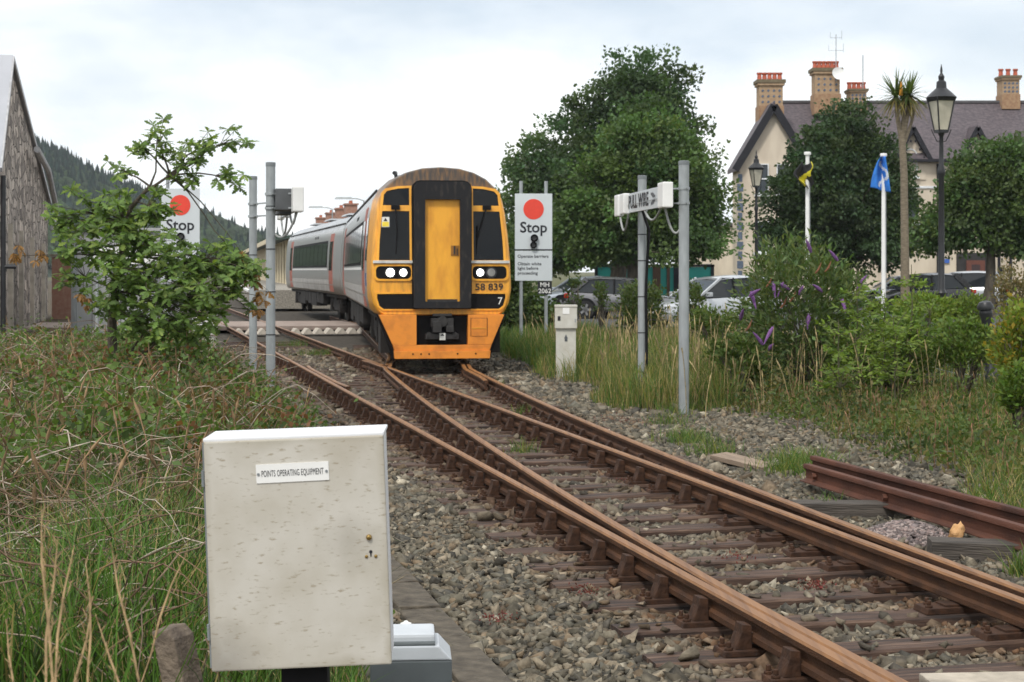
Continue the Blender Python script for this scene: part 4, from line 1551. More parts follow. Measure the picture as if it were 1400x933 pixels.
# ------------------------------------------------------------------ spare rails, blocks, plank, chippings
FB = [(-0.035, -0.010), (-0.028, 0.0), (0.028, 0.0), (0.035, -0.010), (0.034, -0.038), (0.009, -0.052), (0.008, -0.125), (0.028, -0.138), (0.068, -0.146), (0.068, -0.155),
      (-0.068, -0.155), (-0.068, -0.146), (-0.028, -0.138), (-0.008, -0.125), (-0.009, -0.052), (-0.034, -0.038)]
for lbl, pa, pb, holes in (('rust red spare rail lying on timber blocks nearer the track', (1103, 634), (1400, 719), True), ('rust red spare rail lying in the grass behind its twin', (1112, 623), (1400, 697), False)):
    zt = .02
    Ya, Yb = F * (EYE - zt) / (pa[1] - HOR), F * (EYE - zt) / (pb[1] - HOR)
    Xa, Xb = (pa[0] - 700) / F * Ya, (pb[0] - 700) / F * Yb
    sl_ = (Xb - Xa) / (Yb - Ya)
    root = tag(empty('spare_rail', (0, 0, zt)), lbl, 'rail', 'spare rails beside the track')
    o = sweep_rail('rail_section', lambda y: Xa + (np.asarray(y) - Ya) * sl_, 7.0, Ya, root, 16, BH if False else FB, 0, M_redrust, M_redrust)
    if holes:
        for yy in (Ya - .22, Ya - 1.55):
            xx = Xa + (yy - Ya) * sl_
            MB().cyl((xx - .008, yy, -.085), (xx - .045, yy, -.085), .030, n=6).build('bolt', M_redrust, root)
for i, (x, Y, z, L, a, lbl) in enumerate(((2.72, 12.9, -.20, .95, .10, 'weathered timber block under the end of the spare rail'), (3.30, 11.05, -.205, .85, -.10, 'weathered timber block beside the torn bag of chippings'))):
    o = MB().box((0, 0, 0), (L, .24, .15)).build('timber_block', M_oldwood, None, (x, Y, z + .02), (0, .02, a), bevel=.008)
    tag(o, lbl, 'timber block', 'blocks under the spare rails')
o = MB().box((0, 0, 0), (.80, .22, .05)).build('plank', mat('pale_old_plank', (.34, .26, .19), rough=.9, col2=(.18, .135, .10), scale=5, stretch=(.5, 8, 8), bump=.6), None, (2.32, 16.1, -.165), (.08, .06, math.radians(-58)), bevel=.006)
tag(o, 'loose pale wooden plank lying in the ballast', 'plank')
o = MB().box((0, 0, 0), (.55, .35, .05)).build('plank', M_oldwood, None, (4.15, 18.2, gz(4.15, 18.2) + .03), (.05, .03, .2), bevel=.006)
tag(o, 'dark flat board lying in the grass behind the spare rails', 'plank')


def chippings():
    r = np.random.default_rng(77)
    N = 4200
    ctr = np.array([2.80, 11.60])
    a = r.uniform(0, 2 * math.pi, N)
    q = np.sqrt(r.random(N))
    u, v_ = q * np.cos(a), q * np.sin(a)
    lx, ly = .42, .26
    X = ctr[0] + u * lx
    Y = ctr[1] + v_ * ly + u * .06
    zt = .185 * np.clip(1 - (q ** 2.0), 0, 1) * (0.85 + .15 * u)
    Z = -.225 + zt
    S = .0125 * r.lognormal(0, .25, N)
    cube = np.array([(-1, -1, -1), (1, -1, -1), (1, 1, -1), (-1, 1, -1), (-1, -1, 1), (1, -1, 1), (1, 1, 1), (-1, 1, 1)], float)
    v = cube[None] * r.uniform(.4, 1.05, (N, 8, 3)) * np.array([1.2, .9, .7])
    t = r.uniform(0, 6.3, N)
    x = v[..., 0] * np.cos(t)[:, None] - v[..., 1] * np.sin(t)[:, None]
    y = v[..., 0] * np.sin(t)[:, None] + v[..., 1] * np.cos(t)[:, None]
    v = np.stack([x, y, v[..., 2] + r.normal(0, .2, (N, 8))], -1) * S[:, None, None] + np.stack([X, Y, Z], 1)[:, None]
    qd = np.array([(0, 3, 2, 1), (4, 5, 6, 7), (0, 1, 5, 4), (1, 2, 6, 5), (2, 3, 7, 6), (3, 0, 4, 7)])
    f = ((np.arange(N) * 8)[:, None, None] + qd[None]).reshape(-1, 4)
    pal = np.array([(.25, .19, .175), (.17, .14, .135), (.31, .255, .235), (.11, .095, .092)])
    c = pal[r.choice(4, N)] * r.uniform(.8, 1.2, (N, 1))
    rt_ = tag(empty('chippings_heap', (0, 0, 0)), 'heap of fine pinkish stone chippings from a burst bag beside spare rails', 'gravel heap')
    cs = link('chippings', np_mesh('chippings', v.reshape(-1, 3), f, M_stone, np.repeat(c, 8, 0)), rt_)
    cs['kind'] = 'stuff'
    core = MB()
    rings = []
    for rr_, z in ((.9, -.245), (.7, -.185), (.45, -.125), (.2, -.10)):
        rings.append([(ctr[0] + rr_ * lx * math.cos(k * .393), ctr[1] + rr_ * ly * math.sin(k * .393) + rr_ * .06 * math.cos(k * .393), z) for k in range(16)])
    core.loft(rings).build('heap_core', mat('chip_fines', (.14, .12, .12), rough=1), rt_)
    # crumpled torn sack end
    bm = bmesh.new()
    bmesh.ops.create_icosphere(bm, subdivisions=3, radius=1)
    rn = random.Random(2)
    for vv in bm.verts:
        k = 1 + .22 * math.sin(vv.co.x * 7 + 1) * math.cos(vv.co.z * 6) + .14 * math.sin(vv.co.y * 11) + rn.uniform(-.03, .03)
        vv.co = Vector((vv.co.x * .052, vv.co.y * .06, vv.co.z * .095)) * k * .80
    me = bpy.data.meshes.new('torn_sack')
    bm.to_mesh(me)
    bm.free()
    me.materials.append(mat('stained_sack', (.46, .24, .09), rough=.8, col2=(.60, .36, .17), scale=20, bump=.5))
    me.polygons.foreach_set('use_smooth', [True] * len(me.polygons))
    link('torn_sack', me, rt_, (3.18, 11.50, -.13), (.3, .2, .5))


chippings()
# little insulator pot by the cabinet
ins = MB().lathe([(.012, -.02), (.03, .0), (.034, .02), (.030, .035), (.016, .04), (.008, .048)], n=14).build('insulator_pot', M_white, None, (at(555, 840, 8.6).x, 8.6, -.17), smooth=True)
tag(ins, 'small white insulator pot on the ground behind the points cabinet', 'insulator')

# ------------------------------------------------------------------ stone shed at the left edge
def stone_material():
    m, n, l, bs = new_mat('rubble_stone')
    tc = n.new('ShaderNodeTexCoord')
    mp = n.new('ShaderNodeMapping')
    mp.inputs['Scale'].default_value = (1, 1, 1.7)
    l.new(tc.outputs['Object'], mp.inputs['Vector'])
    vo = n.new('ShaderNodeTexVoronoi')
    vo.feature = 'F1'
    vo.inputs['Scale'].default_value = 1.7
    l.new(mp.outputs[0], vo.inputs['Vector'])
    ve = n.new('ShaderNodeTexVoronoi')
    ve.feature = 'DISTANCE_TO_EDGE'
    ve.inputs['Scale'].default_value = 1.7
    l.new(mp.outputs[0], ve.inputs['Vector'])
    rp = n.new('ShaderNodeValToRGB')
    e = rp.color_ramp.elements
    e[0].position, e[0].color = .1, (.13, .11, .095, 1)
    e[1].position, e[1].color = .9, (.56, .48, .41, 1)
    l.new(vo.outputs['Color'], rp.inputs[0])
    r2 = n.new('ShaderNodeValToRGB')
    r2.color_ramp.elements[0].position = .0
    r2.color_ramp.elements[1].position = .07
    r2.color_ramp.elements[0].color = (0, 0, 0, 1)
    l.new(ve.outputs['Distance'], r2.inputs[0])
    mx = n.new('ShaderNodeMixRGB')
    l.new(r2.outputs[0], mx.inputs[0])
    mx.inputs[1].default_value = (.12, .105, .09, 1)
    l.new(rp.outputs[0], mx.inputs[2])
    l.new(mx.outputs[0], bs.inputs['Base Color'])
    bs.inputs['Roughness'].default_value = .95
    b = n.new('ShaderNodeBump')
    b.inputs['Strength'].default_value = 1
    b.inputs['Distance'].default_value = .06
    l.new(r2.outputs[0], b.inputs['Height'])
    l.new(b.outputs[0], bs.inputs['Normal'])
    return m


M_rubble = stone_material()
A_ = Vector((-13.48, 42.2, 0))
B_ = Vector((-18.75, 65.0, 0))
dv = B_ - A_
SL = dv.length
rz = math.atan2(dv.y, dv.x)
shed = tag(empty('stone_shed', (A_.x, A_.y, -.15), rz), 'tall rubble stone shed with pale sheet roof at the edge of the yard', 'building')
# local x runs along the gable wall, local +y points away from the track
ap_x, ap_z, ev_z = SL * .17, 7.85, 4.7
g = MB().prism([(0, 0), (SL, 0), (SL, ev_z), (ap_x, ap_z), (0, ev_z)], 'y', 0, .6)
g.box((.3, 7, ev_z / 2), (.6, 13, ev_z))
g.build('wall', M_rubble, shed)
M_sheet = mat('pale_sheet_roofing', (.40, .41, .44), rough=.5, var=.12, scale=1, stretch=(1, 1, .3))
rfm = MB()
for xa, za, xb, zb in ((-.35, ev_z - .22, ap_x, ap_z + .12), (SL + .4, ev_z - .06, ap_x, ap_z + .12)):
    rfm.prism([(xa, za), (xb, zb), (xb, zb + .10), (xa, za + .10)], 'y', -.08, 14)
rfm.build('roof', M_sheet, shed)
bb = MB().bar((ap_x, -.10, ap_z + .12), (SL + .4, -.10, ev_z - .04), .05, .14).bar((ap_x, -.10, ap_z + .12), (-.3, -.10, ev_z - .18), .05, .14)
bb.build('bargeboard', mat('grey_bargeboard', (.46, .46, .47), rough=.7), shed)
MB().cyl((.15, -.12, 0), (.15, -.12, ev_z - .3), .07, n=10).cyl((.15, -.12, 2.0), (.15, -.45, 2.0), .06, n=8).build('downpipe', M_blackm, shed)
MB().tube([(SL * .45, -.35, ap_z - 2.0), (SL * .75, -.33, ev_z + .9), (SL + .2, -.33, ev_z - .3), (SL - .1, -.2, ev_z - 1.2)], .11, n=8).build('gutter_pipe', mat('grey_bargeboard', (.3, .3, .32)), shed)
for i, (xx, hh) in enumerate(((2.4, 3.2), (6.5, 3.1), (11.5, 3.0), (18.0, 2.9))):
    MB().box((xx, -.14, hh / 2), (.17, .14, hh), taper=.95).build('upright_board', mat('grey_upright_board', (.50, .45, .38), rough=.9, var=.3, scale=3, bump=.4), shed)
MB().cyl((ap_x + 3.2, .4, ap_z - 1.5), (ap_x + 3.2, .4, ap_z + .5), .09, n=8).box((ap_x + 3.2, .2, ap_z - .3), (.5, .2, .12)).build('bracket_post', M_blackm, shed)

# sliver of brick wall and blue gate beyond the shed
bw = MB()
wb = at(85, 430, 62)
o = tag(empty('brick_wall', (wb.x, 62, -.15)), 'low red brick wall glimpsed between stone shed and kiosk', 'wall')
M_brick = mat('red_brick', (.28, .13, .09), rough=.9, col2=(.36, .22, .16), scale=6)
MB().box((0, .2, 1.2), (.8, .4, 2.4)).build('masonry', M_brick, o)
MB().box((0, .2, 2.46), (.9, .5, .12)).build('coping', M_conc, o)

# ------------------------------------------------------------------ station building far along the line
th = math.atan(.19)
sb = tag(empty('station_building', (-12.3, 108, -.1), th), 'low station building with cream canopy and brick chimneys behind the train', 'building')
# local y runs along the building, local -x faces the track
SBL = 110
M_cream = mat('cream_timber', (.62, .54, .38), rough=.6, var=.1)
M_canopy = mat('dark_green_fascia', (.035, .06, .045), rough=.6)
MB().box((4.2, SBL / 2, 2.2), (6.2, SBL, 4.4)).build('wall', mat('station_stone', (.30, .25, .20), rough=.9), sb)
MB().prism([(.9, 4.3), (4.2, 6.6), (7.5, 4.3)], 'y', -.3, SBL).build('roof', M_slate, sb)
MB().prism([(-3.6, 3.85), (1.2, 4.55), (1.2, 4.75), (-3.6, 4.05)], 'y', -1, SBL).build('canopy', M_canopy, sb)
MB().box((-3.64, SBL / 2, 4.02), (.10, SBL, .34)).build('canopy_fascia', M_cream, sb)
for k in range(26):
    MB().cyl((-2.6, k * 4.2, .9), (-2.6, k * 4.2, 3.95), .11, n=8).build('column', M_cream, sb)
for k in range(50):
    MB().box((1.06, 1.0 + k * 2.1, 2.4), (.06, .9, 2.9)).build('door_panel', M_cream, sb)
for k, yy in enumerate((31, 41, 53, 68)):
    c_ = MB().box((4.2, yy, 6.75), (1.0, 1.9, 1.5)).box((4.2, yy, 7.55), (1.2, 2.1, .14)).build('chimney', M_brick, sb)
    pot = MB()
    for q in (-.7, 0, .7):
        MB().lathe([(.14, 7.6), (.11, 7.85), (.14, 7.88)], (4.2, yy + q * .8, 0), n=8).build('chimney_pot', mat('terracotta', (.42, .13, .07), rough=.85), c_)
pf = MB().box((-4.0, SBL / 2 - 15, .45), (4.2, SBL + 30, .9)).build('platform', M_conc, sb)
MB().box((-6.04, SBL / 2 - 15, .86), (.16, SBL + 30, .10)).build('platform_edge', M_white, pf)
for (px, py, Y, lbl) in ((470, 272, 96, 'platform lamp on tall post above the grey railcar roof'), (432, 284, 118, 'platform lamp on tall post beyond the brick chimneys')):
    t = at(px, py, Y)
    r_ = tag(empty('platform_lamp', (t.x + 1.2, Y, 0)), lbl, 'lamp', 'platform lamps above the train')
    MB().cyl((0, 0, 0), (0, 0, t.z - .1), .06, .04, n=8).tube([(0, 0, t.z - .12), (-.4, 0, t.z), (-.9, 0, t.z + .02)], .03, n=6).build('post', M_galv, r_)
    MB().box((-1.2, 0, t.z + .04), (1.1, .3, .12), taper=.8).build('lamp_head', M_galv, r_)

# level crossing: deck and anti-trespass ridges
M_deck = mat('worn_crossing_deck', (.33, .26, .22), rough=.85, var=.25, scale=2)
dk = MB().box((0, 0, 0), (12.5, 5.2, .12)).build('crossing_deck', M_deck, None, (-9.4, 53.2, -.075), (0, 0, TH * .8))
tag(dk, 'worn pinkish crossing deck across the rails behind the left poles', 'road', kind='structure')
M_ridge = mat('pale_ridge_timber', (.50, .45, .38), rough=.8, var=.2, scale=4)
ridge_me = MB().prism([(-.16, 0), (.16, 0), (.03, .16), (-.03, .16)], 'y', -.42, .42).mesh('ridge', M_ridge)
for lbl, u0, n_ in (('row of pale timber ridges left of the straight track', -2.3, 6), ('row of pale timber ridges between the rails at the crossing', .20, 4), ('row of pale timber ridges between the two tracks', 1.85, 8)):
    rt = tag(empty('trespass_guard', (float(rail_a(48.4)) + u0, 48.4 + u0 * .22, -.19), TH), lbl, 'guard', 'trespass guards at the crossing')
    for i in range(n_):
        link('ridge', ridge_me, rt, (i * .34, 0, .02))

# ------------------------------------------------------------------ the big house on the right
YH = 95.0
def hx(px):
    return (px - 700) / F * YH
def hz(py):
    return EYE + (HOR - py) / F * YH
house = tag(empty('gabled_house', (0, YH, 0)), 'large cream gabled house with slate roof and patterned chimneys', 'building')
M_dk = mat('dark_bargeboard', (.022, .022, .027), rough=.6, spec=.2)
M_wframe = mat('white_window_frame', (.72, .74, .75), rough=.5)
M_wglass = glass_mat('house_window_glass', (.045, .055, .065), rough=.08)
GW = (hx(1006), hx(1096))
gx = hx(1051)
# main block, set back; gabled wing standing forward at the left
MB().box(((hx(1060) + hx(1520)) / 2, 4.6, hz(213) / 2 - .2), (hx(1520) - hx(1060), 7.2, hz(213) + .4)).build('wall', M_render, house)
wing = MB().prism([(GW[0], -.4), (GW[1], -.4), (GW[1], hz(226)), (gx, hz(152)), (GW[0], hz(226))], 'y', -1.6, 1.4)
wing.build('wing_wall', M_render, house)
rz_, ez_ = hz(129), hz(216)
mr_ = MB().prism([(.55, ez_), (4.6, rz_), (8.7, ez_), (8.7, ez_ - .22), (4.6, rz_ - .25), (.55, ez_ - .22)], 'x', hx(1062), hx(1530))
mrf = mr_.build('roof', M_slate, house)
MB().box(((hx(1062) + hx(1530)) / 2, 4.6, rz_ + .03), (hx(1530) - hx(1062), .3, .14)).build('ridge_tile', mat('ridge_tile_grey', (.10, .095, .10), rough=.7), mrf)
MB().box(((hx(1100) + hx(1530)) / 2, .5, ez_ - .12), (hx(1530) - hx(1100), .14, .14)).build('gutter', M_dk, mrf)
wr = MB()
for s, x0 in ((-1, GW[0]), (1, GW[1])):
    xe, xa = x0 + s * .28, gx
    wr.prism([(xe, hz(237)), (xa, hz(150) + .05), (xa, hz(150) + .30), (xe, hz(237) + .25)], 'y', -1.9, 1.6)
wro = wr.build('wing_roof', M_slate, house)
for s, x0 in ((-1, GW[0]), (1, GW[1])):
    MB().bar((x0 + s * .30, -1.95, hz(237) + .06), (gx, -1.95, hz(149)), .10, .42, up=(0, 0, 1)).build('bargeboard', M_dk, wro)
# corner quoins, alternate blue brick and pale stone
for k in range(13):
    zq = .4 + k * .56
    MB().box((GW[0] + .03, -1.58, zq), (.34 if k % 2 else .24, .12, .44)).build('quoin', mat('blue_brick_quoin', (.10, .13, .18), rough=.7), house)


def house_window(cx, cz, w, h, y, arch=True, bars=True):
    r = MB()
    zt = cz + h / 2
    if arch:
        ol = [(cx - w / 2, cz - h / 2), (cx + w / 2, cz - h / 2)] + [(cx + w / 2 * math.cos(math.radians(a)), zt - w / 2 + w / 2 * math.sin(math.radians(a))) for a in range(0, 181, 20)]
    else:
        ol = [(cx - w / 2, cz - h / 2), (cx + w / 2, cz - h / 2), (cx + w / 2, zt), (cx - w / 2, zt)]
    k = .86
    il = [(cx + (x - cx) * k, cz + (z - cz) * .93) for x, z in ol]
    n = len(ol)
    vs = [(x, y - .10, z) for x, z in ol] + [(x, y - .10, z) for x, z in il] + [(x, y + .05, z) for x, z in ol] + [(x, y + .05, z) for x, z in il]
    fs = []
    for i in range(n):
        j = (i + 1) % n
        fs += [(i, j, n + j, n + i), (i, 2 * n + i, 2 * n + j, j), (n + i, n + j, 3 * n + j, 3 * n + i)]
    r.add(vs, fs)
    r.box((cx, y - .04, cz), (w * .9, .06, .07))
    wo = r.build('window', M_wframe, house)
    MB().prism(il, 'y', y - .03, y + .02).build('pane', M_wglass, wo)
    MB().box((cx, y - .14, cz - h / 2 - .07), (w * 1.25, .2, .14)).build('sill', M_wframe, wo)
    return wo


house_window(hx(1250), hz(221), .82, 1.65, .98)
house_window(hx(1334), hz(224), .80, 1.5, .98)
house_window(hx(1251), hz(285), .85, 1.7, .98, False)
house_window(hx(1036), hz(247), .75, 1.75, -1.62, False)
house_window(hx(1036), hz(325), .85, 1.8, -1.62, False)
house_window(hx(1064), hz(247), .75, 1.75, -1.62, False)
house_window(hx(1388), hz(310), .85, 1.7, .98, False)
# wall dormers
for cx in (1252, 1341, 1425):
    x0, x1, xc = hx(cx - 24), hx(cx + 24), hx(cx)
    zt, ze = hz(173), hz(217)
    d_ = MB().prism([(x0 + .2, ze - 1.2), (x1 - .2, ze - 1.2), (x1 - .2, ze), (xc, zt - .2), (x0 + .2, ze)], 'y', .93, 3.6).build('dormer', M_render, house)
    dr_ = MB()
    for s, xe in ((-1, x0), (1, x1)):
        dr_.prism([(xe, ze - .12), (xc, zt), (xc, zt + .14), (xe, ze + .06)], 'y', .62, 4.6)
    dr_.build('dormer_roof', M_slate, d_)
    for s, xe in ((-1, x0), (1, x1)):
        MB().bar((xe - s * -.05, .56, ze - .12), (xc, .56, zt - .02), .08, .26).build('dormer_bargeboard', M_dk, d_)
        for q in (.25, .5, .75):
            px_, pz_ = xe + (xc - xe) * q, ze - .12 + (zt - ze + .1) * q
            MB().box((px_ - s * .12, .60, pz_ - .30), (.10, .06, .16)).build('bracket', M_dk, d_)
# ground floor: doorway, band course, pipes, plaque
MB().box((hx(1337), 1.02, 1.35), (2.0, .12, 2.9)).build('doorway', mat('dark_doorway', (.03, .028, .028), rough=.8), house)
dd = MB().box((hx(1340), .94, 1.2), (1.1, .10, 2.3)).build('door', mat('red_brown_door', (.13, .045, .03), rough=.6), house)
MB().box((hx(1340), .88, 1.7), (.5, .03, .8)).build('door_panel', mat('door_panel_dark', (.05, .03, .03), rough=.4), dd)
for px in (1288, 1372, 1388):
    MB().cyl((hx(px), .88, 0), (hx(px), .88, ez_ - .3), .09, n=8).build('downpipe', M_dk, house)
MB().box((hx(1299), .93, hz(357)), (.42, .06, .24)).build('plaque', mat('blue_plaque', (.05, .13, .45), rough=.4), house)
MB().box((hx(1376), .93, hz(370)), (.26, .06, .36)).build('notice', M_dk, house)
MB().box(((hx(1100) + hx(1530)) / 2, .96, hz(255)), (hx(1530) - hx(1100), .08, .14)).build('band_course', M_wframe, house)


def chimney(cx0, cx1, ytop, ybase, y, npots):
    x0, x1 = hx(cx0), hx(cx1)
    w = x1 - x0
    xc = (x0 + x1) / 2
    zt, zb = hz(ytop), hz(ybase)
    M_buff = mat('buff_brick', (.42, .30, .19), rough=.9, col2=(.30, .20, .12), scale=5)
    H = zt - zb
    st = MB().box((xc, y, zb + H * .22), (w * 1.0, 1.3, H * .44)).build('chimney', mat('brown_brick_stack', (.26, .15, .09), rough=.9, col2=(.36, .24, .14), scale=6), house)
    MB().box((xc, y, zb + H * .66), (w * .92, 1.2, H * .46)).build('stack', M_buff, st)
    MB().box((xc, y, zb + H * .90), (w * 1.05, 1.4, H * .06)).build('stack_band', M_buff, st)
    MB().box((xc, y, zb + H * .96), (w * 1.14, 1.5, H * .07)).build('stack_cap', mat('mossy_cap', (.16, .13, .08), rough=.95), st)
    for i in range(4):
        for j in range(3):
            MB().box((xc - w * .33 + i * w * .22, y - .605, zb + H * (.52 + j * .12)), (.12, .03, .14), Matrix.Rotation(math.pi / 4, 3, 'Y')).build('blue_brick', mat('blue_brick_quoin', (.10, .13, .18)), st)
    for i in range(npots):
        MB().lathe([(.15, 0), (.12, .32), (.17, .38), (.17, .46)], (xc - w * .40 + i * w * .80 / max(1, npots - 1), y, zt), n=8).build('chimney_pot', mat('terracotta_red', (.46, .12, .07), rough=.85), st)
    return st


chimney(1039, 1074, 107, 172, 1.2, 5)
chimney(1126, 1164, 84, 150, 3.6, 6)
chimney(1181, 1206, 111, 150, 4.6, 4)
chimney(1398, 1424, 92, 140, 4.6, 3)
an = MB()
tx, tz = hx(1157), hz(92)
an.cyl((tx, 3.0, tz - .5), (tx, 3.0, hz(37)), .025, n=6)
for zz, ww in ((hz(42), .7), (hz(60), .9)):
    an.bar((tx - ww / 2, 3.0, zz), (tx + ww / 2, 3.0, zz), .02, .02)
    an.bar((tx - ww / 2, 3.0, zz), (tx - ww / 2, 3.0, zz + .35), .02, .02, up=(0, 1, 0))
    an.bar((tx + ww / 2, 3.0, zz - .1), (tx + ww / 2, 3.0, zz + .45), .02, .02, up=(0, 1, 0))
an.build('aerial', M_galv, house)
MB().lathe([(.02, 0), (.25, .03), (.40, .12), (.40, .14), (.25, .05), (.02, .02)], n=18).build('satellite_dish', M_white, house, (hx(1158), 2.7, hz(94)), (math.radians(75), 0, math.radians(10)), smooth=True)
MB().cyl((hx(1202), 4.4, hz(112)), (hx(1202), 4.4, hz(62)), .03, n=6).build('mast', M_galv, house)

# paler houses glimpsed behind the trees
fh = tag(empty('distant_house', (at(990, 375, 140).x, 140, 0)), 'pale buff house glimpsed between the big tree and the gabled house', 'building')
MB().prism([(-3.5, 0), (4.5, 0), (4.5, 3.4), (.5, 5.6), (-3.5, 3.4)], 'y', 0, 8).build('wall', M_render, fh)
MB().prism([(-3.9, 3.2), (.5, 5.7), (.5, 5.95), (-3.9, 3.45)], 'y', -.3, 8.3).prism([(4.9, 3.2), (.5, 5.7), (.5, 5.95), (4.9, 3.45)], 'y', -.3, 8.3).build('roof', M_slate, fh)
MB().box((-1.5, -.03, 1.7), (.8, .1, 1.2)).box((1.6, -.03, 1.7), (.8, .1, 1.2)).build('window', M_wglass, fh)

# turquoise hoarding
YT = 84.0
tq0, tq1 = at(815, 0, YT).x, at(974, 0, YT).x
hd_ = tag(empty('painted_hoarding', (tq0, YT, 0)), 'turquoise painted hoarding panels between dark posts beneath the trees', 'hoarding')
M_tq = mat('turquoise_paint', (.035, .36, .31), rough=.55, var=.12, scale=1.2)
M_tqp = mat('brown_hoarding_post', (.12, .07, .045), rough=.8)
W_ = tq1 - tq0
n_ = 6
edges = [0, .245, .33, .52, .62, .70, 1.0]
for a, b in zip(edges, edges[1:]):
    MB().box(((a + b) / 2 * W_, 0, .96), ((b - a) * W_ - .16, .06, 1.95)).build('panel', M_tq, hd_)
for i, a in enumerate(edges):
    MB().box((a * W_, -.03, 1.0), (.16 if i not in (2, 3, 5) else .40, .12, 2.1)).build('post', M_tqp if i in (2, 3, 4) else M_ink, hd_)
MB().box((W_ / 2, -.02, 2.0), (W_ + .2, .14, .12)).build('top_rail', M_ink, hd_)

# ------------------------------------------------------------------ lamps, flagpoles
def victorian_lamp(label, px, ytop, Y, k):
    t = at(px, ytop, Y)
    root = tag(empty('street_lamp', (t.x, Y, gz(t.x, Y))), label, 'street lamp', 'black lantern street lamps')
    H = t.z - gz(t.x, Y)
    lan = H - 1.52 * k                       # foot of the lantern
    MB().lathe([(.17, 0), (.17, .5), (.12, .6), (.10, 1.2), (.12, 1.25), (.075, 1.35), (.06, lan - 1.0), (.085, lan - .95), (.085, lan - .85), (.055, lan - .75), (.045, lan - .1), (.07, lan - .05), (.07, lan)], n=14).build('post', M_blackm, root, smooth=True)
    br = MB()
    for s in (-1, 1):
        br.tube([(0, 0, lan - .22 * k), (s * .10 * k, 0, lan - .20 * k), (s * .19 * k, 0, lan - .02 * k), (s * .22 * k, 0, lan + .06 * k)], .012 * k, n=6)
    br.build('scroll_bracket', M_blackm, root)
    ln = empty('lantern', (0, 0, lan))
    ln.parent = root
    r0, r1, hl = .155 * k, .30 * k, .72 * k
    gl = MB().lathe([(r0 * .96, .03), (r1 * .96, hl)], n=4, a0=math.pi / 4 + .25)
    gl.build('glass', mat('frosted_lantern_glass', (.50, .47, .38), rough=.35, var=.25, scale=3), ln)
    fr = MB()
    for q in range(4):
        a = math.pi / 4 + .25 + q * math.pi / 2
        fr.bar((r0 * math.cos(a), r0 * math.sin(a), .02), (r1 * math.cos(a), r1 * math.sin(a), hl), .028 * k, .028 * k, up=(math.cos(a), math.sin(a), 0))
    fr.lathe([(r0 * 1.06, -.02), (r0 * 1.06, .05)], n=4, a0=math.pi / 4 + .25)
    fr.lathe([(r1 * 1.04, hl - .03), (r1 * 1.12, hl + .02), (r1 * 1.15, hl + .05)], n=4, a0=math.pi / 4 + .25)
    fr.build('frame', M_blackm, ln)
    MB().lathe([(r1 * 1.15, hl + .05), (r1 * .78, hl + .16 * k), (r1 * .40, hl + .26 * k), (r1 * .36, hl + .40 * k), (r1 * .20, hl + .44 * k), (r1 * .24, hl + .52 * k), (r1 * .08, hl + .60 * k), (r1 * .10, hl + .66 * k), (.005, hl + .80 * k)], n=12).build('roof', M_blackm, ln, smooth=True)
    return root


victorian_lamp('tall black lantern lamp post between palm and house', 1287, 88, 36, 1.0)
victorian_lamp('smaller looking black lantern lamp post before the cream gable', 1034, 205, 66, 1.0)


def flagpole(label, px, ytop, Y):
    t = at(px, ytop, Y)
    root = tag(empty('flagpole', (t.x, Y, gz(t.x, Y))), label, 'flagpole', 'white flagpoles by the car park')
    H = t.z - gz(t.x, Y)
    MB().cyl((0, 0, -.1), (0, 0, H - .1), .075, .06, n=12).build('shaft', M_white, root, smooth=True)
    MB().lathe([(.10, H - .10), (.115, H - .05), (.10, H)], n=12).build('cap', M_white, root, smooth=True)
    MB().tube([(.07, -.02, H - .3), (.085, -.04, 1.2)], .008, n=5).build('halyard', M_galvd, root)
    return t, H


def cloth(name, label, fn, nu, nv, mats_, pick, cat='flag'):
    V = [fn(u / nu, v / nv) for v in range(nv + 1) for u in range(nu + 1)]
    Fs = [(v * (nu + 1) + u, v * (nu + 1) + u + 1, (v + 1) * (nu + 1) + u + 1, (v + 1) * (nu + 1) + u) for v in range(nv) for u in range(nu)]
    me = bpy.data.meshes.new(name)
    me.from_pydata([tuple(p_) for p_ in V], [], Fs)
    for m_ in mats_:
        me.materials.append(m_)
    for p_ in me.polygons:
        i = p_.index
        p_.material_index = pick((i % nu + .5) / nu, (i // nu + .5) / nv)
        p_.use_smooth = True
    o = link(name, me)
    sd = o.modifiers.new('thickness', 'SOLIDIFY')
    sd.thickness = .012
    return tag(o, label, cat, 'limp flags on the white poles')


t1, H1 = flagpole('white flagpole with black and yellow flag before the dark tree', 1104, 208, 50)
t2, H2 = flagpole('white flagpole with blue flag beside the palm', 1208, 210, 50)
def fl1(u, v):
    x = t1.x + .10 - u * (.55 * math.sin(.6 + v * 2.1)) + .05 * math.sin(v * 9)
    return (x, 50 - .10 - .16 * math.sin(u * 7 + v * 3) - .05 * u, t1.z - .30 - v * .75 - .10 * math.sin(u * 3))
cloth('flag', 'limp black flag with a yellow diagonal bunched on its pole', fl1, 16, 18, [mat('black_flag_cloth', (.03, .03, .033), rough=.8), mat('yellow_flag_cloth', (.62, .55, .03), rough=.8)], lambda u, v: 1 if abs(v - .52 + (u - .3) * .55 * -1 - .0) < .13 or u < .10 and v < .6 else 0)
def fl2(u, v):
    w = .12 + .38 * v ** .7 * (1 - .35 * v)
    x = t2.x + .04 - u * w * 1.25 + .12 * (1 - u) * v
    return (x, 50 - .10 - .14 * math.sin(u * 8 + v * 2), t2.z - .10 - v * 1.12 + .16 * u * v)
cloth('flag', 'limp bright blue flag with white marks hanging from its pole', fl2, 18, 22, [mat('blue_flag_cloth', (.03, .19, .62), rough=.8), mat('white_flag_cloth', (.62, .66, .72), rough=.8)], lambda u, v: 1 if (abs(u - .30 - .25 * math.sin(v * 9)) < .09 and .12 < v < .9) else 0)


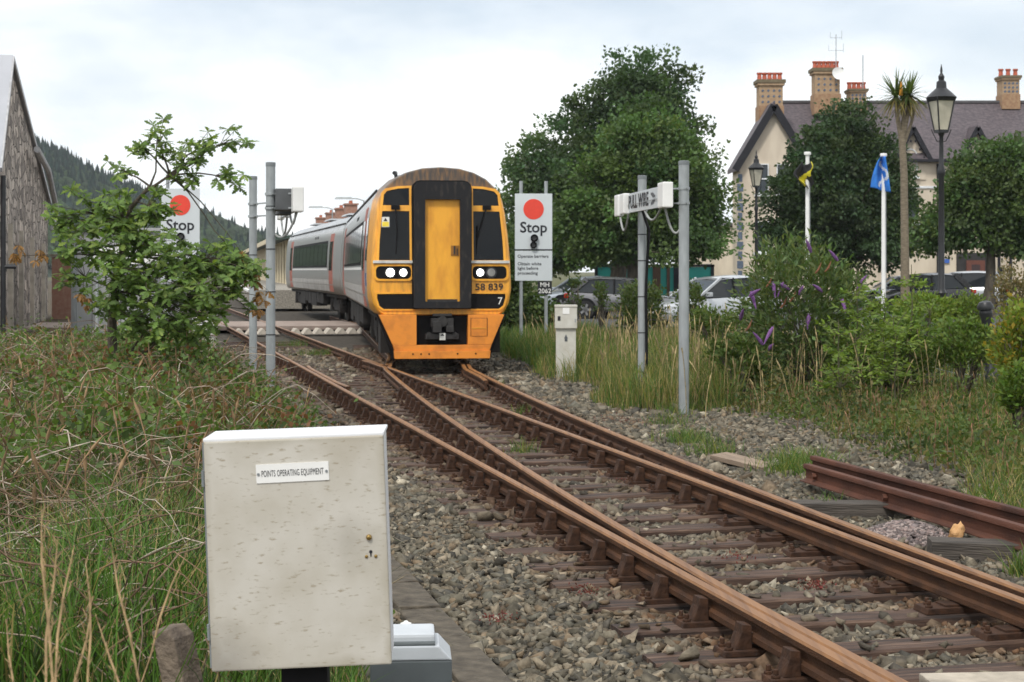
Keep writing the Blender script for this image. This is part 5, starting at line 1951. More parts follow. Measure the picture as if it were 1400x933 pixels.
# ------------------------------------------------------------------ cars
def car(name, label, loc, heading, paint, L=4.2, W=1.78, H=1.48, suv=False):
    """local +x is the nose; heading is the direction of +x"""
    root = tag(empty(name, loc, heading), label, 'car', 'cars standing in the car park')
    hl, hw = L / 2, W / 2
    zb = .24 if not suv else .30
    belt = .60 * H
    # lower body stations: x, bottom, top, half width
    st_ = [(hl, .42, .52, hw * .62), (hl - .05, .32, .66, hw * .80), (hl - .22, zb, .70, hw * .93), (hl - .7, zb, .74 + .02, hw * .99), (hl * .42, zb, belt - .04, hw),
           (0, zb, belt, hw), (-hl * .5, zb, belt + .03, hw), (-hl + .6, zb, belt + .05, hw * .99), (-hl + .18, zb + .03, belt + .04, hw * .94), (-hl + .04, .38, belt - .04, hw * .84), (-hl, .46, .66, hw * .68)]
    rings = []
    for x, b, t, w in st_:
        rings.append([(x, -w * .86, b), (x, w * .86, b), (x, w * .98, b + .10), (x, w, b + (t - b) * .5), (x, w * .985, b + (t - b) * .8), (x, w * .90, t - .02), (x, w * .6, t + .02), (x, 0, t + .035),
                      (x, -w * .6, t + .02), (x, -w * .90, t - .02), (x, -w * .985, b + (t - b) * .8), (x, -w, b + (t - b) * .5), (x, -w * .98, b + .10)])
    body = MB().loft(rings).build('body', paint, root, smooth=True)
    # greenhouse
    ws0, ws1 = hl * .46, hl * .04          # windscreen foot and head
    rr0, rr1 = -hl * (.62 if not suv else .70), -hl + .20
    gw0, gw1 = hw * .90, hw * .70
    gz0, gz1 = belt - .02, H - .035
    def q(x, w, z):
        return [(x, -w, z), (x, w, z)]
    g_ = MB()
    P_ = [(ws0, gw0 * .93, gz0 + .02), (ws1, gw1, gz1 - .02), (rr0, gw1 * .97, gz1 - .03), (rr1, gw0 * .86, gz0 + .10)]
    base = [(ws0, gw0 * .93, gz0 + .02), (rr1, gw0 * .86, gz0 + .10)]
    vs = []
    for x, w, z in P_:
        vs += [(x, -w, z), (x, w, z)]
    vs += [(0, -gw0, gz0), (0, gw0, gz0)]
    g_.add(vs, [(0, 2, 3, 1), (2, 4, 5, 3), (4, 6, 7, 5), (0, 8, 6, 4, 2), (1, 3, 5, 7, 9), (0, 1, 9, 7, 6, 8)])
    g_.build('glazing', M_carglass, root)
    # roof skin
    rings = []
    for x, dz in ((ws1 + .10, -.045), (ws1 - .15, -.005), (ws1 - .6, .02), ((ws1 + rr0) / 2 - .2, .03), (rr0 + .2, .01), (rr0 - .12, -.05)):
        w = gw1 * (1.02 if x > rr0 else .98)
        rings.append([(x, -w - .03, gz1 + dz - .05), (x, -w * .8, gz1 + dz + .005), (x, 0, gz1 + dz + .035), (x, w * .8, gz1 + dz + .005), (x, w + .03, gz1 + dz - .05), (x, 0, gz1 + dz - .02)])
    MB().loft(rings).build('roof', paint, root, smooth=True)
    for s in (-1, 1):
        MB().bar((ws0, s * gw0 * .94, gz0 + .02), (ws1 + .05, s * (gw1 + .01), gz1 - .03), .07, .06).build('pillar', paint, root)
        MB().bar((rr1 + .04, s * gw0 * .88, gz0 + .08), (rr0, s * (gw1 + .0), gz1 - .04), .12, .20 if not suv else .26).build('pillar', paint, root)
        MB().bar((-hl * .12, s * (gw0 + .0), gz0), (-hl * .14, s * (gw1 + .008), gz1 - .03), .05, .07).build('door_pillar', M_black, root)
        m_ = MB().box((ws0 - .22, s * (hw + .08), gz0 + .10), (.12, .20, .13)).build('mirror', paint, root, bevel=.03)
        MB().box((hl - .20, s * hw * .70, .63), (.30, .34, .13), Matrix.Rotation(s * -.35, 3, 'Z')).build('headlight', mat('headlamp_glass', (.55, .57, .60), rough=.1), root, bevel=.03)
        MB().box((-hl + .13, s * hw * .78, belt - .07), (.20, .28, .17), Matrix.Rotation(s * .3, 3, 'Z')).build('tail_light', mat('red_tail_lens', (.45, .03, .02), rough=.2), root, bevel=.03)
        MB().box((-hl * .02, s * (hw + .004), belt - .13), (.18, .02, .035)).build('door_handle', paint, root)
        for x in (hl * .63, -hl * .60):
            r_ = .32 if not suv else .35
            w_ = MB().cyl((x, s * (hw - .20), r_), (x, s * (hw + .012), r_), r_, n=24).build('wheel', M_tyre, root)
            rm = MB().cyl((x, s * (hw + .01), r_), (x, s * (hw + .02), r_), r_ * .30, n=12)
            for k in range(5):
                a = k * 1.2566
                rm.bar((x, s * (hw + .014), r_), (x + r_ * .66 * math.cos(a), s * (hw + .014), r_ + r_ * .66 * math.sin(a)), .012, .08, up=(-math.sin(a), 0, math.cos(a)))
            rm.build('rim', M_rim, w_)
            MB().cyl((x, s * (hw - .10), r_ + .03), (x, s * (hw + .006), r_ + .03), r_ + .07, n=24).build('wheel_arch', M_black, root)
    MB().box((hl - .02, 0, .42), (.08, hw * 1.1, .16)).build('grille', M_black, root, bevel=.02)
    MB().box((hl + .012, 0, .50), (.02, .52, .11)).build('front_plate', M_white, root)
    MB().box((-hl - .01, 0, .62), (.02, .52, .11)).build('rear_plate', M_warn, root)
    return root


P_silver = mat('silver_car_paint', (.46, .48, .50), rough=.28, metal=.35, var=.05, coat=.6)
P_grey = mat('dark_grey_car_paint', (.16, .16, .17), rough=.25, metal=.3, var=.05, coat=.6)
P_pale = mat('pale_silver_car_paint', (.40, .44, .49), rough=.28, metal=.3, var=.05, coat=.6)
P_blk = mat('black_car_paint', (.02, .02, .023), rough=.25, coat=.6)
def cz(x, y):
    return gz(x, y) + .03
c = at(764, 400, 68)
car('car', 'pale blue silver car nosing out behind the dark grey hatchback', (c.x + .9, 68, cz(c.x, 68)), math.radians(205), P_pale)
c = at(858, 410, 58)
car('car', 'dark grey hatchback with red tail lights beside ivy covered post', (c.x, 58, cz(c.x, 58)), math.radians(-22), P_grey, L=4.3)
c = at(985, 410, 48)
car('car', 'silver car with open view of windscreen behind the thick pole', (c.x - .25, 48, cz(c.x, 48)), math.radians(208), P_silver, L=4.3, H=1.55)
c = at(1318, 400, 68)
car('car', 'silver sport utility car parked before the brown door', (c.x - .4, 68, cz(c.x, 68)), math.radians(163), P_silver, L=4.5, W=1.85, H=1.66, suv=True)
c = at(1255, 400, 64)
car('car', 'black car mostly hidden behind the lamp post and saplings', (c.x, 64, cz(c.x, 64)), math.radians(190), P_blk, L=4.2, H=1.6)
c = at(1226, 405, 76)
car('car', 'pale car glimpsed between flagpole and palm trunk', (c.x, 76, cz(c.x, 76)), math.radians(180), P_pale, L=4.2)
# black bollard and posts at the garden edge
bo = at(1357, 425, 24)
b_ = tag(empty('bollard', (bo.x, 24, gz(bo.x, 24))), 'black fluted bollard beside the golden shrub', 'bollard')
bh = 1.32
MB().lathe([(.13, 0), (.13, .2), (.09, .25), (.085, bh - .25), (.10, bh - .2), (.10, bh - .16), (.08, bh - .12)], n=12).build('shaft', M_blackm, b_, smooth=True)
MB().lathe([(.12, bh - .13), (.125, bh - .08), (.09, bh - .02), (.03, bh)], n=12).build('cap', M_blackm, b_, smooth=True)
b_.rotation_euler = (0, math.radians(-5), 0)

# ------------------------------------------------------------------ plants
def unit(v):
    return v / (np.linalg.norm(v, axis=-1, keepdims=True) + 1e-9)


def leaf_quads(P, D, S, r, wid=0.5, fold=0.25, droop=0.0):
    """one rhombic folded leaf per point: P base points, D directions, S lengths"""
    n = len(P)
    D = unit(D)
    U = unit(np.cross(D, r.normal(size=(n, 3))))
    N = np.cross(D, U)
    L = S[:, None]
    mid = P + D * L * .45
    v0 = P
    v1 = mid + U * L * wid * .5 + N * L * fold * .3
    v2 = P + D * L - np.array([0, 0, 1]) * L * droop
    v3 = mid - U * L * wid * .5 + N * L * fold * .3
    v = np.stack([v0, v1, v2, v3], 1).reshape(-1, 3)
    f = (np.arange(n) * 4)[:, None] + np.arange(4)[None]
    return v, f


def branch(mb, p0, p1, r0, r1, rn, k=5, wob=.12, n=6):
    p0, p1 = Vector(p0), Vector(p1)
    L = (p1 - p0).length
    pts = []
    for i in range(k + 1):
        t = i / k
        w = wob * L * math.sin(math.pi * t)
        pts.append(p0.lerp(p1, t) + Vector((rn.uniform(-1, 1) * w * .5, rn.uniform(-1, 1) * w * .5, rn.uniform(0, 1) * w * .6)))
    mb.tube(pts, [r0 + (r1 - r0) * i / k for i in range(k + 1)], n=n)
    return pts


def broad_tree(name, label, base, trunk_h, trunk_r, lobes, n_clump, per, clump_r, leaf, col, seed, group=None, var=.35, bark=None, surf=.55, zpx=None):
    """lobes: list of (centre, (rx, ry, rz)) in world space; crown is clumps of leaves spread through them"""
    r = np.random.default_rng(seed)
    rn = random.Random(seed)
    root = tag(empty(name, base), label, 'tree', group)
    B = np.array(base)
    vol = np.array([a[0] * a[1] * a[2] for _, a in lobes])
    pick = r.choice(len(lobes), n_clump, p=vol / vol.sum())
    C = np.array([list(c) for c, _ in lobes])[pick]
    A = np.array([list(a) for _, a in lobes])[pick]
    d = unit(r.normal(size=(n_clump, 3)))
    rad = surf + (1.04 - surf) * r.random(n_clump) ** .6
    rad = np.where(r.random(n_clump) < .12, rad * .5, rad) * np.where(r.random(n_clump) < .15, 1.13, 1.0)
    rad = rad * (.88 + .26 * np.sin(d[:, 0] * 5.1 + seed) * np.sin(d[:, 2] * 6.3 + seed * .7) + .10 * np.sin(d[:, 1] * 9 + d[:, 2] * 7))
    cc = C + d * A * rad[:, None]
    cc = cc[cc[:, 2] > (B[2] + trunk_h * .75 if zpx is None else at(0, zpx, B[1]).z)]
    cc[:, 2] += .25 * np.sin(cc[:, 0] * 1.7) * np.cos(cc[:, 1] * 2.1)
    m = len(cc)
    # leaves
    sz = clump_r * r.uniform(.6, 1.35, m)
    P = np.repeat(cc, per, 0) + np.clip(r.normal(size=(m * per, 3)), -1.6, 1.6) * np.repeat(sz, per)[:, None] * np.array([.62, .62, .42])
    out = unit(P - np.repeat(np.array([c for c, _ in lobes]).mean(0)[None], len(P), 0))
    D = out * .6 + r.normal(size=P.shape) * .6 + np.array([0, 0, -.15])
    S = leaf * r.uniform(.6, 1.3, len(P))
    v, f = leaf_quads(P, D, S, r, wid=.75)
    cl = np.array(col) * r.uniform(1 - var, 1 + var, (m, 1)) * np.stack([r.uniform(.85, 1.2, m), np.ones(m), r.uniform(.7, 1.1, m)], 1)
    c = np.repeat(np.repeat(cl, per, 0) * r.uniform(.86, 1.16, (m * per, 1)), 4, 0)
    co = link('crown', np_mesh('crown', v - B, f, M_leaf, c), root)
    # trunk and limbs
    mb = MB()
    top = Vector((rn.uniform(-.1, .1), rn.uniform(-.1, .1), trunk_h))
    branch(mb, (0, 0, -.3), top, trunk_r * 1.15, trunk_r * .75, rn, 5, .03, 10)
    hi = Vector(np.array(max(lobes, key=lambda q: q[0][2])[0]) - B)
    lead = branch(mb, top, hi, trunk_r * .72, trunk_r * .12, rn, 6, .08, 8)
    sel = list(range(m))
    rn.shuffle(sel)
    for i in sel[:46]:
        q = Vector(cc[i] - B)
        s = lead[rn.randrange(0, len(lead) - 1)] if rn.random() < .7 else top
        if q.z < s.z - .5:
            s = top
        branch(mb, s, q, trunk_r * .28, trunk_r * .04, rn, 4, .12, 5)
    mb.build('trunk', bark or M_bark, root, smooth=True)
    return root


def lobes_px(px, Y, depth=1.0):
    out = []
    for x, y, rx, ry, *dy in px:
        c = at(x, y, Y)
        s = F / Y
        yy = dy[0] if dy else 0
        out.append((np.array([c.x, c.y + yy, c.z]), np.array([rx / s, (rx + ry) / 2 / s * depth, ry / s])))
    return out


def base_px(x, Y):
    X = (x - 700) / F * Y
    return (X, Y, gz(X, Y))


G_TREES = 'trees round the car park'
broad_tree('broadleaf_tree', 'tall dark green tree rising behind the paler round tree', base_px(845, 78), 3.5, .42,
           lobes_px([(880, 150, 62, 85), (815, 165, 52, 62, 1), (760, 215, 55, 55), (915, 205, 48, 60), (725, 275, 34, 48), (830, 265, 110, 85), (790, 340, 90, 45), (740, 335, 45, 50)], 78), 560, 120, .62, .20, (.056, .098, .042), 101, G_TREES, var=.38, zpx=352)
broad_tree('broadleaf_tree', 'paler green spreading tree before the turquoise hoarding', base_px(868, 64), 2.6, .30,
           lobes_px([(882, 215, 62, 72), (845, 270, 82, 75), (920, 250, 58, 70), (945, 315, 52, 52), (800, 320, 48, 50), (870, 335, 100, 38), (965, 290, 28, 55)], 64), 520, 130, .55, .17, (.082, .138, .046), 102, G_TREES, var=.34, zpx=350)
broad_tree('broadleaf_tree', 'dense dark tree in front of the gabled house', base_px(1150, 72), 2.0, .35,
           lobes_px([(1158, 170, 34, 48), (1135, 225, 58, 60), (1185, 235, 50, 70), (1110, 285, 62, 55), (1190, 310, 65, 55), (1140, 330, 90, 45), (1150, 265, 85, 70), (1080, 300, 45, 50), (1218, 285, 36, 60)], 72), 640, 120, .55, .18, (.048, .082, .034), 103, G_TREES, var=.38)
broad_tree('broadleaf_tree', 'low spreading tree before the brown doorway of the house', base_px(1352, 58), 2.4, .20,
           lobes_px([(1345, 262, 48, 46), (1392, 250, 40, 50), (1308, 290, 34, 40), (1370, 300, 55, 40), (1425, 285, 45, 55), (1268, 315, 24, 26), (1300, 328, 30, 20), (1398, 330, 46, 22), (1330, 225, 26, 20), (1375, 215, 24, 24)], 58), 400, 110, .48, .16, (.072, .120, .042), 104, G_TREES, var=.36)
broad_tree('leafy_bush', 'green hedge bush between the train and the stop board posts', base_px(712, 52), .3, .12,
           lobes_px([(705, 420, 26, 38), (735, 440, 30, 26), (690, 360, 14, 40)], 50), 110, 100, .45, .14, (.065, .105, .030), 105, 'bushes along the car park edge')
broad_tree('broadleaf_tree', 'dark tree mass at the edge of the train roof', base_px(715, 92), 2.5, .3,
           lobes_px([(712, 300, 34, 60), (740, 350, 50, 45), (700, 360, 25, 40), (790, 370, 70, 30)], 92), 150, 100, .65, .24, (.075, .120, .040), 106, G_TREES)


def shrub(name, label, px, py, Y, rx, ry, n, leaf, col, seed, wid=.5, group='shrubs in the rough verge', var=.35, depth=1.0, gold=0.0):
    r = np.random.default_rng(seed)
    c = at(px, py, Y)
    s = F / Y
    g0 = gz(c.x, Y)
    root = tag(empty(name, (c.x, Y, g0)), label, 'shrub', group)
    A = np.array([rx / s, (rx + ry) / 2 / s * depth, ry / s])
    m = max(14, n // 45)
    d = unit(r.normal(size=(m, 3)))
    cc = np.array([0, 0, c.z - g0]) + d * A * (.35 + .65 * r.random(m) ** .5)[:, None]
    cc[:, 2] = np.maximum(cc[:, 2], .08)
    P = cc[r.integers(0, m, n)] + r.normal(size=(n, 3)) * A.mean() * .16
    P[:, 2] = np.maximum(P[:, 2], .03)
    D = unit(P - np.array([0, 0, (c.z - g0) * .5])) + r.normal(size=(n, 3)) * .6 + np.array([0, 0, .2])
    S = leaf * r.uniform(.6, 1.3, n)
    v, f = leaf_quads(P, D, S, r, wid=wid, droop=.12)
    cl = 1.45 * np.array(col) * r.uniform(1 - var, 1 + var, (n, 1)) * np.stack([r.uniform(.85, 1.25, n), np.ones(n), r.uniform(.7, 1.1, n)], 1)
    if gold:
        k = (r.random(n) < gold) & (P[:, 2] > (c.z - g0) * .6)
        cl[k] = np.array([.30, .22, .03]) * r.uniform(.7, 1.2, (k.sum(), 1))
    link('foliage', np_mesh('foliage', v, f, M_leaf, np.repeat(cl, 4, 0)), root)
    mb = MB()
    rn = random.Random(seed)
    for i in range(min(14, m)):
        branch(mb, (rn.uniform(-.1, .1) * A[0], rn.uniform(-.1, .1), -.05), cc[i], .022, .006, rn, 4, .1, 5)
    mb.build('stems', M_bark, root)
    return root, cc, A


shrub('ivy_bush', 'rounded ivy clad bush behind the cabled pole', 872, 418, 38, 30, 38, 3000, .10, (.050, .075, .024), 201)
shrub('ivy_post', 'ivy covered fence post before the dark grey hatchback', 822, 412, 40, 9, 28, 500, .09, (.045, .070, .022), 202)
shrub('ivy_post', 'ivy covered fence post below the pale car', 786, 405, 42, 9, 26, 500, .09, (.045, .070, .022), 203)
shrub('ivy_bush', 'ivy clump behind the thick pole under the silver car', 945, 420, 36, 22, 30, 1400, .09, (.052, .078, .026), 204)
shrub('clipped_shrub', 'rounded clipped green shrub below the silver sport utility car', 1322, 425, 34, 28, 22, 2600, .075, (.085, .125, .026), 205)
shrub('clipped_shrub', 'yellow green leafy clump left of the clipped shrub', 1262, 428, 31, 38, 24, 2600, .10, (.105, .155, .030), 206)
shrub('golden_shrub', 'golden edged shrub growing past the bollard', 1402, 470, 20, 36, 62, 3400, .085, (.110, .150, .026), 207, gold=.25)
shrub('pinkish_shrub', 'grey pink flowering shrub behind the bollard', 1385, 400, 30, 24, 36, 2000, .07, (.115, .100, .055), 208)
shrub('low_shrub', 'low green undergrowth at the foot of the ash saplings', 1215, 478, 23, 75, 42, 5200, .085, (.075, .120, .030), 209)
shrub('low_shrub', 'weedy green clump in front of the silver car', 985, 445, 30, 40, 22, 1700, .085, (.070, .105, .032), 210)
shrub('low_shrub', 'dark green clump beneath the golden shrub', 1395, 530, 17.5, 26, 32, 1500, .075, (.070, .115, .022), 211)


shrub('low_shrub', 'leafy green clump hiding the wire fence beside the bollard', 1318, 472, 22.5, 42, 30, 3000, .075, (.080, .125, .030), 212)
shrub('low_shrub', 'weedy clump between the buddleia foot and the thick pole', 1010, 490, 23.5, 40, 26, 2000, .08, (.065, .100, .030), 213)


# buddleia with purple spikes
def buddleia():
    root, cc, A = shrub('buddleia_bush', 'large arching buddleia bush with purple flower spikes', 1095, 420, 24, 78, 88, 8500, .13, (.070, .105, .042), 220, wid=.26, var=.3)
    r = random.Random(5)
    s = F / 24
    g0 = root.location.z
    M_fl = mat('purple_blossom', (.22, .10, .29), rough=.85, var=.4, scale=60, bump=.6, bscale=160)
    M_sp = mat('spent_blossom', (.20, .085, .045), rough=.9, var=.3, scale=50)
    spots = [(1097, 346, 0), (1134, 357, 0), (1062, 386, 1), (1046, 385, 1), (1066, 395, 0), (1136, 408, 1), (1145, 426, 0), (1045, 445, 1), (1031, 468, 0), (1093, 428, 1), (1013, 404, 0), (1016, 398, 1), (1002, 435, 0), (1108, 398, 0), (1040, 475, 0), (1160, 395, 0), (1080, 402, 0)]
    for x, y, k in spots:
        p_ = at(x, y, 24)
        q = Vector((p_.x - root.location.x, -A[1] * .75 + r.uniform(-.2, .1), p_.z - g0))
        a = r.uniform(-.6, .6)
        dr = Vector((math.sin(a) * (1 if r.random() < .5 else -1), -.3, -.75 if k else .25 + .5 * r.random())).normalized()
        L = r.uniform(.18, .30)
        mb = MB()
        pts = [q + dr * L * t + Vector((0, 0, -.04 * t * t)) for t in (0, .25, .5, .75, 1)]
        mb.tube(pts, [.018, .030, .026, .018, .005], n=7)
        mb.build('flower_spike', M_fl, root)
    for x, y in ((1115, 372), (1102, 374), (1037, 392), (1068, 412), (1010, 450), (1056, 420)):
        p_ = at(x, y, 24)
        q = Vector((p_.x - root.location.x, -A[1] * .8, p_.z - g0))
        mb = MB().tube([q, q + Vector((.05, 0, .06)), q + Vector((.09, 0, .16))], [.012, .018, .004], n=6)
        mb.build('spent_spike', M_sp, root)


buddleia()


# ash saplings: pinnate leaves on slender stems
def ash(label, px, ybase_px, ytop, Y, spread, n, seed, col=(.15, .225, .045)):
    r = np.random.default_rng(seed)
    rn = random.Random(seed)
    X = (px - 700) / F * Y
    g0 = gz(X, Y)
    top = at(px, ytop, Y).z - g0
    root = tag(empty('ash_sapling', (X, Y, g0)), label, 'sapling', 'ash saplings in the verge')
    mb = MB()
    P, D, S = [], [], []
    stem = branch(mb, (0, 0, -.05), (rn.uniform(-.05, .05), 0, top * .95), .016, .005, rn, 6, .03, 6)
    for i in range(n):
        t = rn.uniform(.30, 1.0)
        o = stem[min(6, int(t * 6))]
        a = rn.uniform(0, 6.28)
        L = spread * rn.uniform(.55, 1.0) * (1.15 - .45 * t)
        e = Vector((math.cos(a) * L, math.sin(a) * L, L * rn.uniform(.2, 1.3)))
        pts = [o + e * q + Vector((0, 0, -.30 * L * q * q)) for q in (0, .35, .7, 1)]
        mb.tube(pts, .004, n=4)
        for q in np.linspace(.25, 1, 6):
            c = o + e * float(q) + Vector((0, 0, -.30 * L * q * q))
            side = Vector((-math.sin(a), math.cos(a), 0))
            for s in (-1, 1):
                P.append(c)
                D.append(side * s * .8 + e.normalized() * .5 + Vector((rn.uniform(-.3, .3), rn.uniform(-.3, .3), -.15 - .6 * rn.random())))
                S.append(.085 * rn.uniform(.8, 1.2))
        P.append(o + e - Vector((0, 0, .3 * L)))
        D.append(e)
        S.append(.09)
    v, f = leaf_quads(np.array([list(q) for q in P]), np.array([list(q) for q in D]), np.array(S), r, wid=.38)
    m = len(P)
    c = np.array(col) * r.uniform(.7, 1.25, (m, 1)) * np.stack([r.uniform(.9, 1.15, m), np.ones(m), r.uniform(.7, 1.1, m)], 1)
    link('foliage', np_mesh('foliage', v, f, M_leaf, np.repeat(c, 4, 0)), root)
    mb.build('stem', mat('green_stem', (.09, .085, .045), rough=.8), root)


for i, (lb, px, yb, yt, Y, sp, n) in enumerate((
        ('bright ash sapling before the palm trunk', 1245, 480, 352, 22.5, .42, 34), ('feathery ash sapling beside the buddleia', 1172, 480, 368, 22, .45, 40),
        ('short ash sapling between flagpole and palm', 1205, 480, 392, 21.5, .42, 34), ('low ash sapling behind the leafy undergrowth', 1275, 480, 402, 24, .40, 30),
        ('small ash sapling low beside the buddleia foot', 1150, 500, 430, 20.5, .40, 30), ('yellowish ash sapling near the palm foot', 1225, 490, 425, 21, .40, 30))):
    ash(lb, px, yb, yt, Y, sp, n, 300 + i)


# cabbage palm
def palm():
    r = np.random.default_rng(9)
    Y = 42
    b = base_px(1238, Y)
    root = tag(empty('cabbage_palm', b), 'cabbage palm with bare grey trunk and spiky crown', 'palm tree')
    mb = MB()
    def loc(px, py):
        q = at(px, py, Y)
        return Vector((q.x - b[0], 0, q.z - b[2]))
    f1 = loc(1233, 185)
    mb.tube([(0, 0, -.2), loc(1237, 330), loc(1236, 240), f1], [.13, .105, .095, .09], n=10)
    heads = [(loc(1225, 132), 1.0), (loc(1243, 130), .95), (loc(1236, 138), .7)]
    for h_, _ in heads:
        mb.tube([f1 - Vector((0, 0, .15)), f1.lerp(h_, .5) + Vector(((h_.x - f1.x) * .3, 0, 0)), h_], [.075, .055, .045], n=8)
    mb.tube([f1 - Vector((0, 0, .4)), loc(1247, 165), loc(1250, 150)], [.05, .04, .03], n=6)
    mb.build('trunk', mat('palm_trunk', (.20, .165, .12), rough=.95, var=.35, scale=9, stretch=(1, 1, 3), bump=.5), root, smooth=True)
    V, Fs, Cs = [], [], []
    for h_, k in heads:
        for i in range(95):
            a, el = r.uniform(0, 6.28), r.uniform(-.8, 1.25)
            d = np.array([math.cos(a) * math.cos(el), math.sin(a) * math.cos(el), math.sin(el)])
            L = r.uniform(.55, .98) * k
            sd = unit(np.cross(d, [0, 0, 1.0]) + 1e-6) * .030
            dead = el < -.35
            bs = len(V)
            for t in (0, .35, .7, 1.0):
                q = np.array(h_) + d * L * t + np.array([0, 0, -.30 * L * t * t * (1 if el < .8 else .25)])
                w = (1 - t) ** .6 if t < 1 else .05
                V += [q - sd * w, q + sd * w]
            for j in range(3):
                Fs.append((bs + 2 * j, bs + 2 * j + 1, bs + 2 * j + 3, bs + 2 * j + 2))
            c = np.array([.20, .165, .06]) if dead else np.array([.085, .125, .035])
            Cs += [c * r.uniform(.7, 1.3)] * 8
    link('crown', np_mesh('crown', np.array(V), np.array(Fs), M_leaf, np.array(Cs)), root)
    q = at(1228, 122, Y)
    MB().tube([(q.x - b[0], -.3, q.z - b[2] - .2), (q.x - b[0], -.32, q.z - b[2] + .15)], [.05, .02], n=6).build('flower_stalk', mat('orange_flower', (.55, .25, .03), rough=.8), root)


palm()


# the oak-like sapling at the left
def sapling():
    r = np.random.default_rng(31)
    rn = random.Random(31)
    Y0 = 19.0
    b = at(155, 500, Y0)
    g0 = gz(b.x, Y0)
    root = tag(empty('oak_sapling', (b.x, Y0, g0)), 'bushy green oak sapling with lobed leaves before the stop board', 'sapling')
    def loc(px, py, dy=0.0):
        q = at(px, py, Y0 + dy)
        return Vector((q.x - b.x, dy, q.z - g0))
    mb = MB()
    base = Vector((0, 0, -.1))
    trunk = [base, loc(153, 440), loc(160, 385), loc(170, 330), loc(178, 285), loc(205, 255)]
    mb.tube(trunk, [.062, .055, .050, .040, .030, .020], n=9)
    mb.tube([loc(205, 255), loc(213, 235), loc(214, 205), loc(215, 185)], [.014, .010, .008, .005], n=6)
    mb.tube([loc(200, 262), loc(232, 240), loc(262, 225), loc(285, 205)], [.018, .014, .009, .006], n=6)
    tips = []
    # clusters: pixel, depth offset, spread in px, number of rosettes
    groups = [((215, 185), 0, 34, 10), ((195, 200), 0, 20, 5), ((280, 195), 0, 26, 8), ((318, 190), 0, 24, 6), ((255, 222), 0, 28, 10), ((310, 243), -.1, 20, 6), ((165, 232), 0, 16, 5), ((240, 248), 0, 26, 5),
              ((120, 290), .2, 42, 18), ((85, 300), .3, 18, 6), ((165, 300), -.1, 44, 22), ((208, 285), -.2, 26, 10), ((190, 330), -.3, 42, 22), ((120, 340), .1, 38, 14), 
              ((160, 375), -.2, 45, 20), ((215, 370), -.4, 52, 28), ((270, 365), -.2, 42, 22), ((310, 360), 0, 36, 18), ((335, 365), .1, 22, 8), ((230, 415), -.4, 60, 30), ((190, 440), -.3, 45, 20), ((280, 410), -.2, 44, 22),
              ((320, 395), 0, 28, 10), ((105, 375), .1, 28, 7), ((240, 445), -.4, 46, 14), ((155, 420), 0, 30, 8)]
    joints = [loc(160, 400), loc(165, 350), loc(175, 310), loc(185, 275), loc(205, 255), loc(232, 240), loc(156, 430)]
    dead_groups = [((28, 350), .2, 20, 5), ((60, 352), .2, 16, 4), ((118, 410), .1, 16, 5), ((345, 380), .1, 18, 9), ((355, 405), .1, 14, 5), ((330, 345), .1, 10, 3), ((350, 425), .05, 10, 4)]
    for (p_, dy, sp, n) in groups:
        c = loc(*p_, dy)
        j = min(joints, key=lambda q: (q - c).length + (0 if q.z < c.z + .15 else .8))
        path = branch(mb, j, c, .014, .006, rn, 4, .10, 5)
        for i in range(int(n * (1.75 if p_[1] > 270 else 1.35))):
            q = loc(p_[0] + rn.gauss(0, sp * .55), p_[1] + rn.gauss(0, sp * .42), dy + rn.gauss(0, sp * .0045))
            branch(mb, c.lerp(path[2], .4), q, .005, .0025, rn, 2, .08, 4)
            tips.append((q, False))
    for (p_, dy, sp, n) in dead_groups:
        c = loc(*p_, dy)
        j = min(joints, key=lambda q: (q - c).length)
        branch(mb, j, c, .010, .004, rn, 5, .10, 5)
        for i in range(n):
            q = loc(p_[0] + rn.gauss(0, sp * .5), p_[1] + rn.gauss(0, sp * .4), dy + rn.gauss(0, .08))
            branch(mb, c, q, .004, .002, rn, 2, .08, 4)
            tips.append((q, True))
    # lower sprawling stems
    for x1, y1, dy in ((250, 470, -.3), (230, 478, -.4), (205, 470, -.2)):
        branch(mb, base, loc(x1, y1 - 35, dy), .022, .010, rn, 5, .12, 6)
    mb.build('trunk', mat('sapling_bark', (.085, .07, .05), rough=.95, var=.4, scale=25, bump=.6), root, smooth=True)
    # lobed leaf outline, along +x, half width in y
    half = [(0, .012), (.18, .05), (.26, .15), (.36, .07), (.48, .25), (.58, .10), (.72, .29), (.81, .12), (.92, .14), (1.0, 0)]
    outline = [(x, w) for x, w in half] + [(x, -w) for x, w in reversed(half[:-1])]
    mid = [(x, 0) for x, _ in half]
    K = len(half)
    lv = np.array([(x, w, .16 * w - .10 * x * x) for x, w in half] + [(x, 0, -.10 * x * x - .02) for x, _ in half[:-1]] + [(x, -w, .16 * w - .10 * x * x) for x, w in half[:-1]])
    # faces: quads between upper edge and mid, mid and lower edge
    up = list(range(K))
    md = list(range(K, 2 * K - 1)) + [K - 1]
    lo = list(range(2 * K - 1, 3 * K - 2)) + [K - 1]
    tri = []
    for i in range(K - 1):
        tri += [(md[i], md[i + 1], up[i]), (md[i + 1], up[i + 1], up[i]), (lo[i], lo[i + 1], md[i]), (lo[i + 1], md[i + 1], md[i])]
    tri = np.array([t for t in tri if len(set(t)) == 3])
    VV, FF, CC = [], [], []
    nb = 0
